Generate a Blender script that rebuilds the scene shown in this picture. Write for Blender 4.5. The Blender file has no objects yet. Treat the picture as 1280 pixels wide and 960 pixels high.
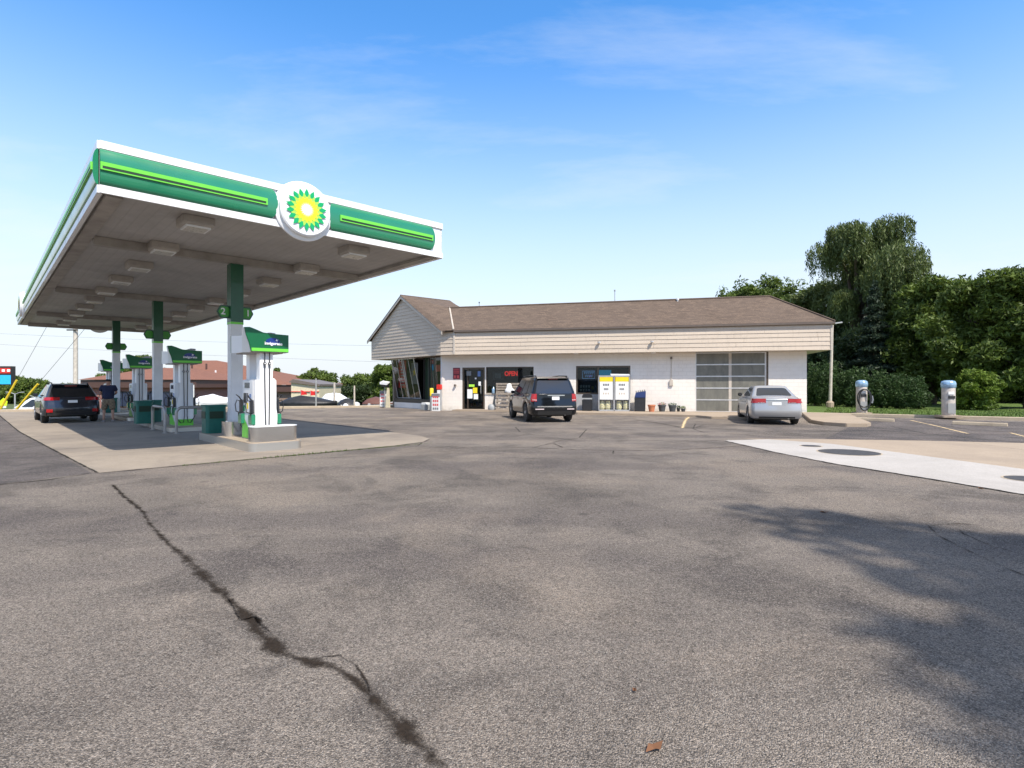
import bpy, bmesh, math, random
import numpy as np
from mathutils import Matrix, Vector
R = math.radians
random.seed(7)
rng = np.random.default_rng(7)
sc = bpy.context.scene
COL = sc.collection

# ------------------------------------------------------------------ camera, world, sun, exposure
cam_d = bpy.data.cameras.new("camera"); cam = bpy.data.objects.new("camera", cam_d); COL.objects.link(cam)
cam.location = (0, 0, 1.5); cam.rotation_euler = (R(90), 0, 0)
cam_d.sensor_width = 36; cam_d.lens = 19.66; cam_d.shift_y = 1 / 1280
cam_d.clip_start = 0.1; cam_d.clip_end = 3000
sc.camera = cam
SUN_EL, SUN_AZ = R(53), math.atan2(.526, -.85)      # azimuth clockwise from +Y
world = bpy.data.worlds.new("World"); sc.world = world; world.use_nodes = True
nt = world.node_tree; nt.nodes.clear()
def wn(t, **k):
    n = nt.nodes.new(t)
    for a, b in k.items(): setattr(n, a, b)
    return n
sky = wn('ShaderNodeTexSky', sky_type='NISHITA', sun_disc=False, sun_elevation=SUN_EL, sun_rotation=SUN_AZ)
sky.air_density = 1.0; sky.dust_density = 0.4; sky.ozone_density = 2.5; sky.altitude = 200
hs = wn('ShaderNodeHueSaturation'); hs.inputs['Saturation'].default_value = 1.28; hs.inputs['Value'].default_value = 1.95
nt.links.new(sky.outputs[0], hs.inputs['Color'])
tc = wn('ShaderNodeTexCoord')
# clouds lie on a high plane: direction / (z + c)
sep = wn('ShaderNodeSeparateXYZ'); nt.links.new(tc.outputs['Generated'], sep.inputs[0])
addz = wn('ShaderNodeMath', operation='ADD'); nt.links.new(sep.outputs[2], addz.inputs[0]); addz.inputs[1].default_value = 0.09
dx = wn('ShaderNodeMath', operation='DIVIDE'); nt.links.new(sep.outputs[0], dx.inputs[0]); nt.links.new(addz.outputs[0], dx.inputs[1])
dy = wn('ShaderNodeMath', operation='DIVIDE'); nt.links.new(sep.outputs[1], dy.inputs[0]); nt.links.new(addz.outputs[0], dy.inputs[1])
cmb = wn('ShaderNodeCombineXYZ'); nt.links.new(dx.outputs[0], cmb.inputs[0]); nt.links.new(dy.outputs[0], cmb.inputs[1])
mp = wn('ShaderNodeMapping'); mp.inputs['Scale'].default_value = (0.5, 1.1, 1); mp.inputs['Rotation'].default_value = (0, 0, R(20)); mp.inputs['Location'].default_value = (8.2, 3.4, 0)
nt.links.new(cmb.outputs[0], mp.inputs[0])
no = wn('ShaderNodeTexNoise'); no.inputs['Scale'].default_value = 0.9; no.inputs['Detail'].default_value = 9; no.inputs['Roughness'].default_value = 0.62; no.inputs['Distortion'].default_value = 0.25
nt.links.new(mp.outputs[0], no.inputs['Vector'])
cr = wn('ShaderNodeValToRGB'); cr.color_ramp.elements[0].position = 0.52; cr.color_ramp.elements[0].color = (0, 0, 0, 1)
cr.color_ramp.elements[1].position = 0.82; cr.color_ramp.elements[1].color = (.55, .55, .55, 1)
nt.links.new(no.outputs[0], cr.inputs[0])
hz = wn('ShaderNodeMapRange'); nt.links.new(sep.outputs[2], hz.inputs[0]); hz.interpolation_type = 'SMOOTHSTEP'
for i_, v_ in enumerate((-0.02, 0.56, 1.0, 0.0)): hz.inputs[i_ + 1].default_value = v_
hzm = wn('ShaderNodeMix', data_type='RGBA'); nt.links.new(hz.outputs[0], hzm.inputs['Factor']); nt.links.new(hs.outputs[0], hzm.inputs['A']); hzm.inputs['B'].default_value = (5.4, 5.75, 6.1, 1)
mixc = wn('ShaderNodeMix', data_type='RGBA'); nt.links.new(cr.outputs[0], mixc.inputs['Factor'])
nt.links.new(hzm.outputs['Result'], mixc.inputs['A']); mixc.inputs['B'].default_value = (5.9, 6.2, 6.4, 1)
# unseen cloud veil added above the view to warm the fill and soften shadows
ov = wn('ShaderNodeMapRange'); ov.interpolation_type = 'SMOOTHSTEP'; nt.links.new(sep.outputs[2], ov.inputs[0])
for i_, v_ in enumerate((0.58, 0.78, 0.0, 0.75)): ov.inputs[i_ + 1].default_value = v_
ovm = wn('ShaderNodeMix', data_type='RGBA'); nt.links.new(ov.outputs[0], ovm.inputs['Factor']); nt.links.new(mixc.outputs['Result'], ovm.inputs['A']); ovm.inputs['B'].default_value = (5.2, 4.9, 4.5, 1)
bg = wn('ShaderNodeBackground'); bg.inputs['Strength'].default_value = 0.115
nt.links.new(ovm.outputs['Result'], bg.inputs[0])
wo = wn('ShaderNodeOutputWorld'); nt.links.new(bg.outputs[0], wo.inputs[0])
sun_d = bpy.data.lights.new("sun", 'SUN'); sun_d.energy = 4.5; sun_d.angle = R(0.55); sun_d.color = (1.0, .93, .83)
sun = bpy.data.objects.new("sun", sun_d); COL.objects.link(sun)
sd = Vector((math.sin(SUN_AZ) * math.cos(SUN_EL), math.cos(SUN_AZ) * math.cos(SUN_EL), math.sin(SUN_EL)))
sun.rotation_euler = sd.to_track_quat('Z', 'Y').to_euler()
sc.view_settings.view_transform = 'Standard'; sc.view_settings.look = 'None'
sc.view_settings.gamma = 1.0; sc.view_settings.exposure = 0.5
sc.cycles.use_denoising = True
sc.cycles.max_bounces = 6; sc.cycles.transparent_max_bounces = 8

# ------------------------------------------------------------------ materials
def new_mat(name):
    m = bpy.data.materials.new(name); m.use_nodes = True
    return m, m.node_tree, m.node_tree.nodes['Principled BSDF']
def N(t, k, **a):
    n = t.nodes.new(k)
    for x, y in a.items(): setattr(n, x, y)
    return n
def noise(t, scale, detail=4, rough=.55, vec=None, dist=0):
    n = N(t, 'ShaderNodeTexNoise'); n.inputs['Scale'].default_value = scale; n.inputs['Detail'].default_value = detail
    n.inputs['Roughness'].default_value = rough; n.inputs['Distortion'].default_value = dist
    if vec is not None: t.links.new(vec, n.inputs['Vector'])
    return n.outputs[0]
def coord(t, kind='Object', scale=None, rot=None):
    c = N(t, 'ShaderNodeTexCoord').outputs[kind]
    if scale or rot:
        m = N(t, 'ShaderNodeMapping'); t.links.new(c, m.inputs[0])
        if scale: m.inputs['Scale'].default_value = scale
        if rot: m.inputs['Rotation'].default_value = rot
        c = m.outputs[0]
    return c
def mapr(t, v, a, b, c=0., d=1.):
    n = N(t, 'ShaderNodeMapRange'); t.links.new(v, n.inputs[0])
    for i, x in enumerate((a, b, c, d)): n.inputs[i + 1].default_value = x
    return n.outputs[0]
def mix(t, f, a, b, blend='MIX'):
    n = N(t, 'ShaderNodeMix', data_type='RGBA', blend_type=blend)
    for inp, v in (('Factor', f), ('A', a), ('B', b)):
        if isinstance(v, (int, float)): n.inputs[inp].default_value = v
        elif isinstance(v, tuple): n.inputs[inp].default_value = (*v, 1) if len(v) == 3 else v
        else: t.links.new(v, n.inputs[inp])
    return n.outputs['Result']
def bump(t, b, h, strength, dist=.01):
    n = N(t, 'ShaderNodeBump'); n.inputs['Strength'].default_value = strength; n.inputs['Distance'].default_value = dist
    t.links.new(h, n.inputs['Height']); t.links.new(n.outputs[0], b.inputs['Normal'])
def mth(t, op, a, b=None):
    n = N(t, 'ShaderNodeMath', operation=op)
    for i, v in enumerate((a, b)):
        if v is None: continue
        if isinstance(v, (int, float)): n.inputs[i].default_value = v
        else: t.links.new(v, n.inputs[i])
    return n.outputs[0]
def simple(name, col, rough=.5, metal=0, var=.12, vscale=6, bmp=0, coat=0, spec=.5, emit=None, estr=0):
    m, t, b = new_mat(name)
    c = coord(t)
    if var:
        n = mapr(t, noise(t, vscale, 5, .6, c), .3, .7, 1 - var, 1 + var)
        mul = N(t, 'ShaderNodeVectorMath', operation='SCALE'); mul.inputs[0].default_value = col; t.links.new(n, mul.inputs['Scale'])
        t.links.new(mul.outputs[0], b.inputs['Base Color'])
        t.links.new(mapr(t, noise(t, vscale * 2.3, 4, .6, c), .3, .7, max(0, rough - .06), min(1, rough + .08)), b.inputs['Roughness'])
    else:
        b.inputs['Base Color'].default_value = (*col, 1); b.inputs['Roughness'].default_value = rough
    b.inputs['Metallic'].default_value = metal; b.inputs['Coat Weight'].default_value = coat; b.inputs['Coat Roughness'].default_value = .05
    b.inputs['Specular IOR Level'].default_value = spec
    if bmp: bump(t, b, noise(t, vscale * 8, 4, .6, c), bmp)
    if emit: b.inputs['Emission Color'].default_value = (*emit, 1); b.inputs['Emission Strength'].default_value = estr
    return m
M = {}
# asphalt: aggregate speckle, worn patches, oily blotches, tyre-polished lanes
def asphalt(name, base=(.222, .187, .156), dark=(.074, .062, .054), contrast=1.0):
    m, t, b = new_mat(name); c = coord(t)
    big = noise(t, .16, 6, .62, c, .4)
    med = noise(t, .75, 7, .66, c, .5)
    lane = noise(t, 1.0, 5, .6, coord(t, 'Object', (.12, .55, 1), (0, 0, R(-35))), .6)
    fine = noise(t, 24, 5, .75, c)
    col = mix(t, mapr(t, big, .46, .60, 0, .68 * contrast), base, dark)
    col = mix(t, mapr(t, med, .49, .60, 0, .62 * contrast), col, dark)
    col = mix(t, mapr(t, lane, .49, .61, 0, .55 * contrast), col, (.088, .073, .070))
    col = mix(t, mapr(t, noise(t, .32, 5, .6, c, .3), .50, .64, 0, .75), col, (base[0] * 1.28, base[1] * 1.24, base[2] * 1.18))
    v = N(t, 'ShaderNodeTexVoronoi'); v.inputs['Scale'].default_value = 145; t.links.new(c, v.inputs['Vector'])
    v2 = N(t, 'ShaderNodeTexVoronoi'); v2.inputs['Scale'].default_value = 260; t.links.new(c, v2.inputs['Vector'])
    sp = N(t, 'ShaderNodeSeparateColor'); t.links.new(v.outputs['Color'], sp.inputs[0])
    sp2 = N(t, 'ShaderNodeSeparateColor'); t.links.new(v2.outputs['Color'], sp2.inputs[0])
    agg = mth(t, 'MULTIPLY', mapr(t, sp.outputs[0], 0, 1, .46, 1.54), mapr(t, sp2.outputs[1], 0, 1, .62, 1.4))
    agg = mth(t, 'MULTIPLY', agg, mapr(t, fine, .3, .7, .7, 1.28))
    s = N(t, 'ShaderNodeVectorMath', operation='SCALE'); t.links.new(col, s.inputs[0]); t.links.new(agg, s.inputs['Scale'])
    tint = mix(t, mapr(t, sp.outputs[2], .86, .97, 0, .6), s.outputs[0], (.44, .39, .34))
    # scattered paler and darker stones big enough to read near the camera, and oil drips
    v3 = N(t, 'ShaderNodeTexVoronoi'); v3.inputs['Scale'].default_value = 62; t.links.new(c, v3.inputs['Vector'])
    s3_ = N(t, 'ShaderNodeSeparateColor'); t.links.new(v3.outputs['Color'], s3_.inputs[0])
    core = mapr(t, v3.outputs['Distance'], .18, .34, 1, 0)
    tint = mix(t, mth(t, 'MULTIPLY', core, mapr(t, s3_.outputs[0], .68, .74, 0, .8)), tint, (.44, .39, .33))
    tint = mix(t, mth(t, 'MULTIPLY', core, mapr(t, s3_.outputs[1], .70, .75, 0, .85)), tint, (.035, .03, .027))
    v4 = N(t, 'ShaderNodeTexVoronoi'); v4.inputs['Scale'].default_value = .9; v4.inputs['Randomness'].default_value = 1; t.links.new(c, v4.inputs['Vector'])
    s4 = N(t, 'ShaderNodeSeparateColor'); t.links.new(v4.outputs['Color'], s4.inputs[0])
    rad = mapr(t, s4.outputs[0], .5, 1, .0, .13)
    dd = mth(t, 'ADD', v4.outputs['Distance'], mth(t, 'MULTIPLY', mth(t, 'SUBTRACT', noise(t, 7, 4, .7, c), .5), .14))
    spot = mth(t, 'MULTIPLY', mapr(t, mth(t, 'SUBTRACT', dd, rad), -.03, .03, 1, 0), mapr(t, s4.outputs[1], .55, .9, 0, .55))
    tint = mix(t, spot, tint, (.035, .03, .028))
    t.links.new(tint, b.inputs['Base Color'])
    b.inputs['Roughness'].default_value = .86; b.inputs['Specular IOR Level'].default_value = .35
    h = mth(t, 'ADD', mth(t, 'MULTIPLY', v.outputs['Distance'], -1.0), mth(t, 'MULTIPLY', fine, .8))
    bump(t, b, h, .9, .014)
    return m
M['asphalt'] = asphalt('asphalt')
M['asphalt_old'] = asphalt('asphalt_old', (.150, .128, .118), (.055, .048, .047), 1.2)
def concrete(name, col, stain, amt=.5, sc_=1.0, rough=.85):
    m, t, b = new_mat(name); c = coord(t)
    a = mix(t, mapr(t, noise(t, .5 * sc_, 7, .66, c, .5), .42, .72, 0, amt), col, stain)
    a = mix(t, mapr(t, noise(t, 3.2 * sc_, 6, .7, c), .45, .75, 0, amt * .6), a, (col[0] * .72, col[1] * .7, col[2] * .66))
    g = mapr(t, noise(t, 60, 3, .7, c), .3, .7, .82, 1.17)
    s = N(t, 'ShaderNodeVectorMath', operation='SCALE'); t.links.new(a, s.inputs[0]); t.links.new(g, s.inputs['Scale'])
    t.links.new(s.outputs[0], b.inputs['Base Color']); b.inputs['Roughness'].default_value = rough
    bump(t, b, noise(t, 45, 5, .7, c), .3, .006)
    return m
M['pad'] = concrete('pad_concrete', (.30, .25, .195), (.14, .118, .10), .85)
M['white_conc'] = concrete('new_concrete', (.43, .40, .37), (.27, .25, .225), .5)
M['tan_conc'] = concrete('tan_concrete', (.36, .285, .21), (.24, .19, .145), .6)
M['kerb'] = concrete('kerb_concrete', (.45, .37, .27), (.26, .21, .16), .6, 3)
M['crack'] = None
def crack_mat(name, col, thr=.5):
    m, t, b = new_mat(name); c = coord(t)
    at = N(t, 'ShaderNodeAttribute'); at.attribute_name = 'edge'
    n = noise(t, 30, 6, .8, c); n2 = noise(t, 4, 4, .6, c)
    v = mth(t, 'ADD', mth(t, 'MULTIPLY', at.outputs['Fac'], 1.25), mth(t, 'MULTIPLY', mth(t, 'SUBTRACT', n, .5), 2.4))
    v = mth(t, 'ADD', v, mth(t, 'MULTIPLY', mth(t, 'SUBTRACT', n2, .5), 3.2))
    al = mapr(t, v, thr - .15, thr + .95, 0, .95)
    t.links.new(al, b.inputs['Alpha'])
    t.links.new(mix(t, mapr(t, noise(t, 50, 3, .7, c), .3, .7, 0, 1), col, (col[0] * 2.1, col[1] * 2.0, col[2] * 1.9)), b.inputs['Base Color'])
    b.inputs['Roughness'].default_value = .95; b.inputs['Specular IOR Level'].default_value = .1
    return m
M['crack'] = crack_mat('crack_dirt', (.018, .014, .011))
M['tar'] = crack_mat('tar_seam', (.020, .019, .019), .25)
M['scuff'] = crack_mat('tyre_scuff', (.045, .036, .03), .75)
M['weeds'] = crack_mat('seam_weeds', (.04, .06, .012), .45)
M['paint_line'] = crack_mat('worn_paint', (.42, .33, .20), .1)
M['paint_line'].node_tree.nodes['Principled BSDF'].inputs['Base Color'].default_value = (.5, .4, .25, 1)
def grass_mat(name, a=(.085, .15, .02), b_=(.045, .085, .015)):
    m, t, b = new_mat(name); c = coord(t)
    col = mix(t, mapr(t, noise(t, .5, 6, .7, c), .35, .65), a, b_)
    col = mix(t, mapr(t, noise(t, 14, 5, .8, c), .4, .7), col, (a[0] * 1.5, a[1] * 1.25, a[2] * 1.2))
    t.links.new(col, b.inputs['Base Color']); b.inputs['Roughness'].default_value = .9
    bump(t, b, noise(t, 40, 5, .8, c), 1, .05)
    return m
M['grass'] = grass_mat('grass_blades')
M['far_grass'] = grass_mat('far_grass', (.07, .10, .03), (.05, .075, .02))
def leaf_mat(name, a, b_, sc_=.6):
    m, t, b = new_mat(name); c = coord(t)
    col = mix(t, mapr(t, noise(t, sc_, 4, .6, c), .38, .62), a, b_)
    col = mix(t, mapr(t, noise(t, 5, 3, .7, c), .3, .7, 0, .5), col, (a[0] * 1.35, a[1] * 1.3, a[2]))
    t.links.new(col, b.inputs['Base Color']); b.inputs['Roughness'].default_value = .55; b.inputs['Specular IOR Level'].default_value = .35
    tr = N(t, 'ShaderNodeBsdfTranslucent'); t.links.new(col, tr.inputs[0])
    ms = N(t, 'ShaderNodeMixShader'); ms.inputs[0].default_value = .22
    out = t.nodes['Material Output']
    t.links.new(b.outputs[0], ms.inputs[1]); t.links.new(tr.outputs[0], ms.inputs[2]); t.links.new(ms.outputs[0], out.inputs[0])
    return m
M['leaf_mid'] = leaf_mat('leaf_mid', (.115, .165, .028), (.033, .06, .015))
M['leaf_dark'] = leaf_mat('leaf_dark', (.035, .06, .018), (.018, .032, .012))
M['leaf_willow'] = leaf_mat('leaf_willow', (.115, .15, .045), (.055, .085, .028))
M['leaf_bright'] = leaf_mat('leaf_bright', (.12, .18, .022), (.06, .10, .016))
M['leaf_spruce'] = leaf_mat('leaf_spruce', (.035, .058, .034), (.018, .03, .018))
M['leaf_arb'] = leaf_mat('leaf_arb', (.048, .09, .026), (.026, .052, .018))
M['bark'] = simple('bark', (.10, .075, .055), .9, bmp=.8, var=.4)
M['timber'] = simple('timber_grey', (.30, .25, .20), .85, bmp=.4, var=.3, vscale=9)
M['pole_wood'] = simple('pole_wood', (.50, .45, .38), .85, bmp=.3, var=.2)

M['bp_green'] = simple('fascia_green', (.018, .215, .105), .22, var=.08, vscale=.8, coat=.75)
M['head_green'] = simple('header_green', (.0, .115, .038), .4, var=.05, vscale=2)
M['bp_dark'] = simple('column_green', (.004, .075, .032), .35, var=.1, coat=.2)
M['lime'] = simple('lime_panel', (.16, .62, .06), .35, var=.04)
M['slot'] = simple('dark_slot', (.006, .03, .012), .5, var=0)
M['white_panel'] = simple('white_panel', (.82, .82, .82), .35, var=.03, vscale=1.2, coat=.15)
M['white_soft'] = simple('white_enamel', (.72, .72, .72), .42, var=.06, vscale=3)
M['soffit'] = None
def soffit_mat():
    m, t, b = new_mat('soffit_panel'); c = coord(t)
    w = N(t, 'ShaderNodeTexWave', wave_type='BANDS', bands_direction='X'); w.inputs['Scale'].default_value = 1.55; w.inputs['Distortion'].default_value = 0
    t.links.new(c, w.inputs['Vector'])
    line = mapr(t, w.outputs['Fac'], .0, .10, .90, 1)
    st = mapr(t, noise(t, .6, 6, .7, c, .6), .35, .7, 1.0, .72)
    s = N(t, 'ShaderNodeVectorMath', operation='SCALE'); s.inputs[0].default_value = (.43, .415, .40); t.links.new(mth(t, 'MULTIPLY', line, st), s.inputs['Scale'])
    t.links.new(s.outputs[0], b.inputs['Base Color']); b.inputs['Roughness'].default_value = .6
    bump(t, b, w.outputs['Fac'], .4, .01)
    return m
M['soffit'] = soffit_mat()
M['beam'] = simple('beam_paint', (.31, .285, .26), .6, var=.25, vscale=2)
M['lens'] = simple('light_lens', (.5, .48, .43), .3, var=.08)
M['fixture'] = simple('fixture_paint', (.36, .33, .30), .55, var=.12)
M['logo_green'] = simple('logo_green', (.0, .38, .12), .3, var=.02)
M['logo_lime'] = simple('logo_lime', (.42, .80, .08), .3, var=.02)
M['logo_yellow'] = simple('logo_yellow', (.95, .82, .02), .3, var=.02)
M['logo_gold'] = simple('logo_gold', (.98, .62, .02), .3, var=.02)
M['logo_white'] = simple('logo_white', (.88, .88, .86), .3, var=0)
M['logo_blue'] = simple('header_blue', (.008, .03, .20), .35, var=.05)
M['steel'] = simple('stainless', (.74, .72, .69), .19, metal=1, var=0, vscale=2)
M['steel_dull'] = simple('island_steel', (.60, .58, .54), .36, metal=.9, var=0, vscale=3)
M['pipe'] = simple('guard_pipe', (.36, .34, .32), .40, metal=.6, var=.15)
M['black_rubber'] = simple('black_rubber', (.018, .018, .018), .5, var=.2)
M['black_plastic'] = simple('black_plastic', (.02, .021, .024), .4, var=.2)
M['bin_green'] = simple('bin_green', (.006, .115, .085), .45, var=.15)
M['screen'] = simple('screen_glass', (.03, .04, .07), .15, var=.1)
M['sticker_blue'] = simple('sticker_blue', (.12, .20, .42), .4)
M['sticker_yellow'] = simple('sticker_yellow', (.85, .62, .02), .4, var=.05)
M['sticker_red'] = simple('sticker_red', (.60, .03, .02), .4, var=.1)
M['paper'] = simple('paper_white', (.78, .78, .76), .6, var=.04)
M['maroon'] = simple('sign_maroon', (.16, .02, .035), .5)
M['grey_print'] = simple('grey_print', (.12, .12, .13), .6)
M['pink_print'] = simple('pink_print', (.65, .10, .10), .6)

def block_wall():
    m, t, b = new_mat('painted_block'); c = coord(t)
    sx = N(t, 'ShaderNodeSeparateXYZ'); t.links.new(c, sx.inputs[0])
    cb = N(t, 'ShaderNodeCombineXYZ'); t.links.new(mth(t, 'ADD', sx.outputs[0], sx.outputs[1]), cb.inputs[0]); t.links.new(sx.outputs[2], cb.inputs[1])
    br = N(t, 'ShaderNodeTexBrick'); t.links.new(cb.outputs[0], br.inputs['Vector'])
    br.inputs['Scale'].default_value = 1; br.inputs['Brick Width'].default_value = .40; br.inputs['Row Height'].default_value = .20
    br.inputs['Mortar Size'].default_value = .008; br.inputs['Mortar Smooth'].default_value = .5
    base = mix(t, mapr(t, noise(t, 1.6, 6, .7, c), .4, .75, 0, .5), (.78, .725, .655), (.66, .60, .53))
    grime = mapr(t, sx.outputs[2], 0, .35, .55, 0)
    base = mix(t, mth(t, 'MULTIPLY', grime, mapr(t, noise(t, 5, 5, .7, c), .35, .65)), base, (.30, .25, .20))
    t.links.new(mix(t, mth(t, 'MULTIPLY', br.outputs['Fac'], .2), base, (.45, .43, .40)), b.inputs['Base Color'])
    b.inputs['Roughness'].default_value = .7
    bump(t, b, mth(t, 'ADD', mth(t, 'MULTIPLY', br.outputs['Fac'], -1.0), mth(t, 'MULTIPLY', noise(t, 40, 4, .6, c), .25)), .6, .01)
    return m
M['block'] = block_wall()
def siding_mat():
    m, t, b = new_mat('tan_siding'); c = coord(t)
    a = mix(t, mapr(t, noise(t, 1.0, 6, .7, coord(t, 'Object', (.4, .4, 3))), .35, .7), (.60, .50, .395), (.51, .425, .335))
    a = mix(t, mapr(t, noise(t, 9, 5, .7, coord(t, 'Object', (1, 1, .25))), .52, .8, 0, .5), a, (.33, .28, .22))
    t.links.new(a, b.inputs['Base Color']); b.inputs['Roughness'].default_value = .65
    bump(t, b, noise(t, 20, 4, .6, coord(t, 'Object', (.15, .15, 2))), .25, .005)
    return m
M['siding'] = siding_mat()
M['trim'] = simple('trim_tan', (.50, .44, .37), .55, var=.12, vscale=3)
M['gutter'] = simple('gutter_brown', (.15, .12, .10), .5, var=.1)
def shingles(name, c1, c2, c3):
    m, t, b = new_mat(name); c = coord(t)
    sx = N(t, 'ShaderNodeSeparateXYZ'); t.links.new(c, sx.inputs[0])
    cb = N(t, 'ShaderNodeCombineXYZ'); t.links.new(mth(t, 'ADD', sx.outputs[0], mth(t, 'MULTIPLY', sx.outputs[1], .6)), cb.inputs[0]); t.links.new(mth(t, 'MULTIPLY', sx.outputs[2], 1.9), cb.inputs[1])
    br = N(t, 'ShaderNodeTexBrick'); t.links.new(cb.outputs[0], br.inputs['Vector'])
    br.inputs['Scale'].default_value = 1; br.inputs['Brick Width'].default_value = .30; br.inputs['Row Height'].default_value = .14; br.inputs['Mortar Size'].default_value = .007
    br.inputs['Color1'].default_value = (*c1, 1); br.inputs['Color2'].default_value = (*c2, 1); br.inputs['Mortar'].default_value = (c3[0] * .5, c3[1] * .5, c3[2] * .5, 1)
    a = mix(t, mapr(t, noise(t, .8, 5, .6, c), .35, .7, 0, .6), br.outputs['Color'], c3)
    a = mix(t, mapr(t, noise(t, 17, 4, .8, c), .40, .60, 0, .7), a, (c3[0] * .55, c3[1] * .55, c3[2] * .55))
    t.links.new(a, b.inputs['Base Color']); b.inputs['Roughness'].default_value = .92; b.inputs['Specular IOR Level'].default_value = .2
    bump(t, b, br.outputs['Fac'], -.5, .01)
    return m
M['shingle'] = shingles('roof_shingle', (.19, .138, .104), (.112, .083, .066), (.15, .113, .090))
M['far_shingle'] = shingles('far_roof_shingle', (.27, .125, .085), (.22, .105, .075), (.25, .12, .085))
def brick(name, c1, c2):
    m, t, b = new_mat(name); c = coord(t)
    sx = N(t, 'ShaderNodeSeparateXYZ'); t.links.new(c, sx.inputs[0])
    cb = N(t, 'ShaderNodeCombineXYZ'); t.links.new(mth(t, 'ADD', sx.outputs[0], sx.outputs[1]), cb.inputs[0]); t.links.new(sx.outputs[2], cb.inputs[1])
    br = N(t, 'ShaderNodeTexBrick'); t.links.new(cb.outputs[0], br.inputs['Vector'])
    br.inputs['Scale'].default_value = 1; br.inputs['Brick Width'].default_value = .22; br.inputs['Row Height'].default_value = .075; br.inputs['Mortar Size'].default_value = .01
    br.inputs['Color1'].default_value = (*c1, 1); br.inputs['Color2'].default_value = (*c2, 1); br.inputs['Mortar'].default_value = (.3, .27, .24, 1)
    t.links.new(br.outputs['Color'], b.inputs['Base Color']); b.inputs['Roughness'].default_value = .85
    return m
M['red_brick'] = brick('red_brick', (.30, .075, .05), (.24, .06, .045))
M['brown_brick'] = brick('brown_brick', (.26, .15, .10), (.20, .12, .085))
M['brown_metal'] = simple('brown_fascia', (.085, .045, .035), .5)
M['cream'] = simple('cream_wall', (.62, .55, .38), .7, var=.12)
M['bronze'] = simple('bronze_frame', (.10, .075, .055), .4, metal=.4, var=.15)
M['alu'] = simple('aluminium', (.62, .61, .60), .38, metal=.6, var=.1)
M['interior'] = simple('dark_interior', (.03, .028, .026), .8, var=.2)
M['bracket'] = simple('dark_metal', (.05, .05, .05), .4, metal=.5)
def glass(name, tint=(.5, .55, .55), hi=1.):
    m = bpy.data.materials.new(name); m.use_nodes = True; t = m.node_tree; t.nodes.clear()
    tr = N(t, 'ShaderNodeBsdfTransparent'); tr.inputs[0].default_value = (*tint, 1)
    gl = N(t, 'ShaderNodeBsdfGlossy'); gl.inputs['Roughness'].default_value = .02; gl.inputs['Color'].default_value = (.38, .39, .4, 1)
    fr = N(t, 'ShaderNodeFresnel'); fr.inputs[0].default_value = 1.5
    f = mapr(t, fr.outputs[0], 0, 1, .03, hi)
    ms = N(t, 'ShaderNodeMixShader'); t.links.new(f, ms.inputs[0]); t.links.new(tr.outputs[0], ms.inputs[1]); t.links.new(gl.outputs[0], ms.inputs[2])
    o = N(t, 'ShaderNodeOutputMaterial'); t.links.new(ms.outputs[0], o.inputs[0])
    return m
M['store_glass'] = glass('store_glass')
M['tinted_glass'] = glass('tinted_glass', (.6, .6, .6), .22)
M['sign_green'] = simple('sign_green', (.05, .30, .03), .4, var=.03)
M['car_glass'] = simple('car_glass', (.012, .014, .016), .04, var=0, spec=.9)
M['frosted'] = None
def frosted():
    m, t, b = new_mat('frosted_pane'); c = coord(t)
    a = mix(t, mapr(t, noise(t, 3, 6, .7, coord(t, 'Object', (1, 1, .35)), .6), .35, .68), (.12, .117, .10), (.19, .182, .15))
    t.links.new(a, b.inputs['Base Color']); b.inputs['Roughness'].default_value = .33; b.inputs['Specular IOR Level'].default_value = .5
    return m
M['frosted'] = frosted()
M['neon_red'] = simple('neon_red', (.8, .02, .02), .4, var=0, emit=(1, .03, .02), estr=1.6)
M['neon_blue'] = simple('neon_blue', (.1, .3, .7), .4, var=0, emit=(.25, .55, 1), estr=.7)
M['neon_violet'] = simple('neon_violet', (.3, .1, .6), .4, var=0, emit=(.55, .25, 1), estr=.7)
M['screen_cyan'] = simple('screen_cyan', (.02, .25, .5), .4, var=.2, emit=(.02, .42, .75), estr=.55)
M['sign_navy'] = simple('sign_navy', (.012, .025, .10), .4)
M['terracotta'] = simple('terracotta', (.48, .17, .08), .75)
M['pot_grey'] = simple('pot_grey', (.06, .065, .07), .6)
M['flower_pink'] = simple('flower_pink', (.55, .08, .16), .6)
M['cage'] = simple('cage_grey', (.42, .42, .42), .5, metal=.3)
M['tank'] = simple('tank_cream', (.66, .62, .36), .4)
M['tank_label'] = simple('cage_label_grey', (.20, .21, .22), .6)
M['chrome_blue'] = simple('vacuum_dome', (.30, .45, .60), .2, metal=.35, var=.25)
M['vac_body'] = simple('vacuum_body', (.48, .42, .36), .5, var=.2, metal=.3)
M['tyre'] = simple('tyre', (.022, .022, .022), .75, var=.2)
M['rim'] = simple('alloy_rim', (.62, .62, .63), .35, metal=.25, var=.05)
M['rim_dark'] = simple('wheel_well_dark', (.02, .02, .02), .6, var=0)
M['tail_red'] = simple('tail_lamp_red', (.36, .004, .007), .12, var=.1, coat=.8)
M['tail_clear'] = simple('tail_lamp_clear', (.6, .5, .5), .1, var=.05, coat=1)
M['car_black'] = simple('paint_black', (.006, .007, .009), .14, var=0, coat=.45, spec=.35)
M['car_grey'] = simple('paint_dark_grey', (.030, .032, .042), .2, metal=.4, var=0, coat=.6)
M['car_silver'] = simple('paint_silver', (.40, .395, .39), .3, metal=.4, var=0, coat=.6)
M['car_white'] = simple('paint_white', (.75, .75, .75), .2, var=0, coat=1)
M['trim_black'] = simple('trim_black', (.02, .02, .02), .55, var=.1)
M['chrome'] = simple('chrome', (.7, .7, .7), .12, metal=1, var=0)
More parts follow.
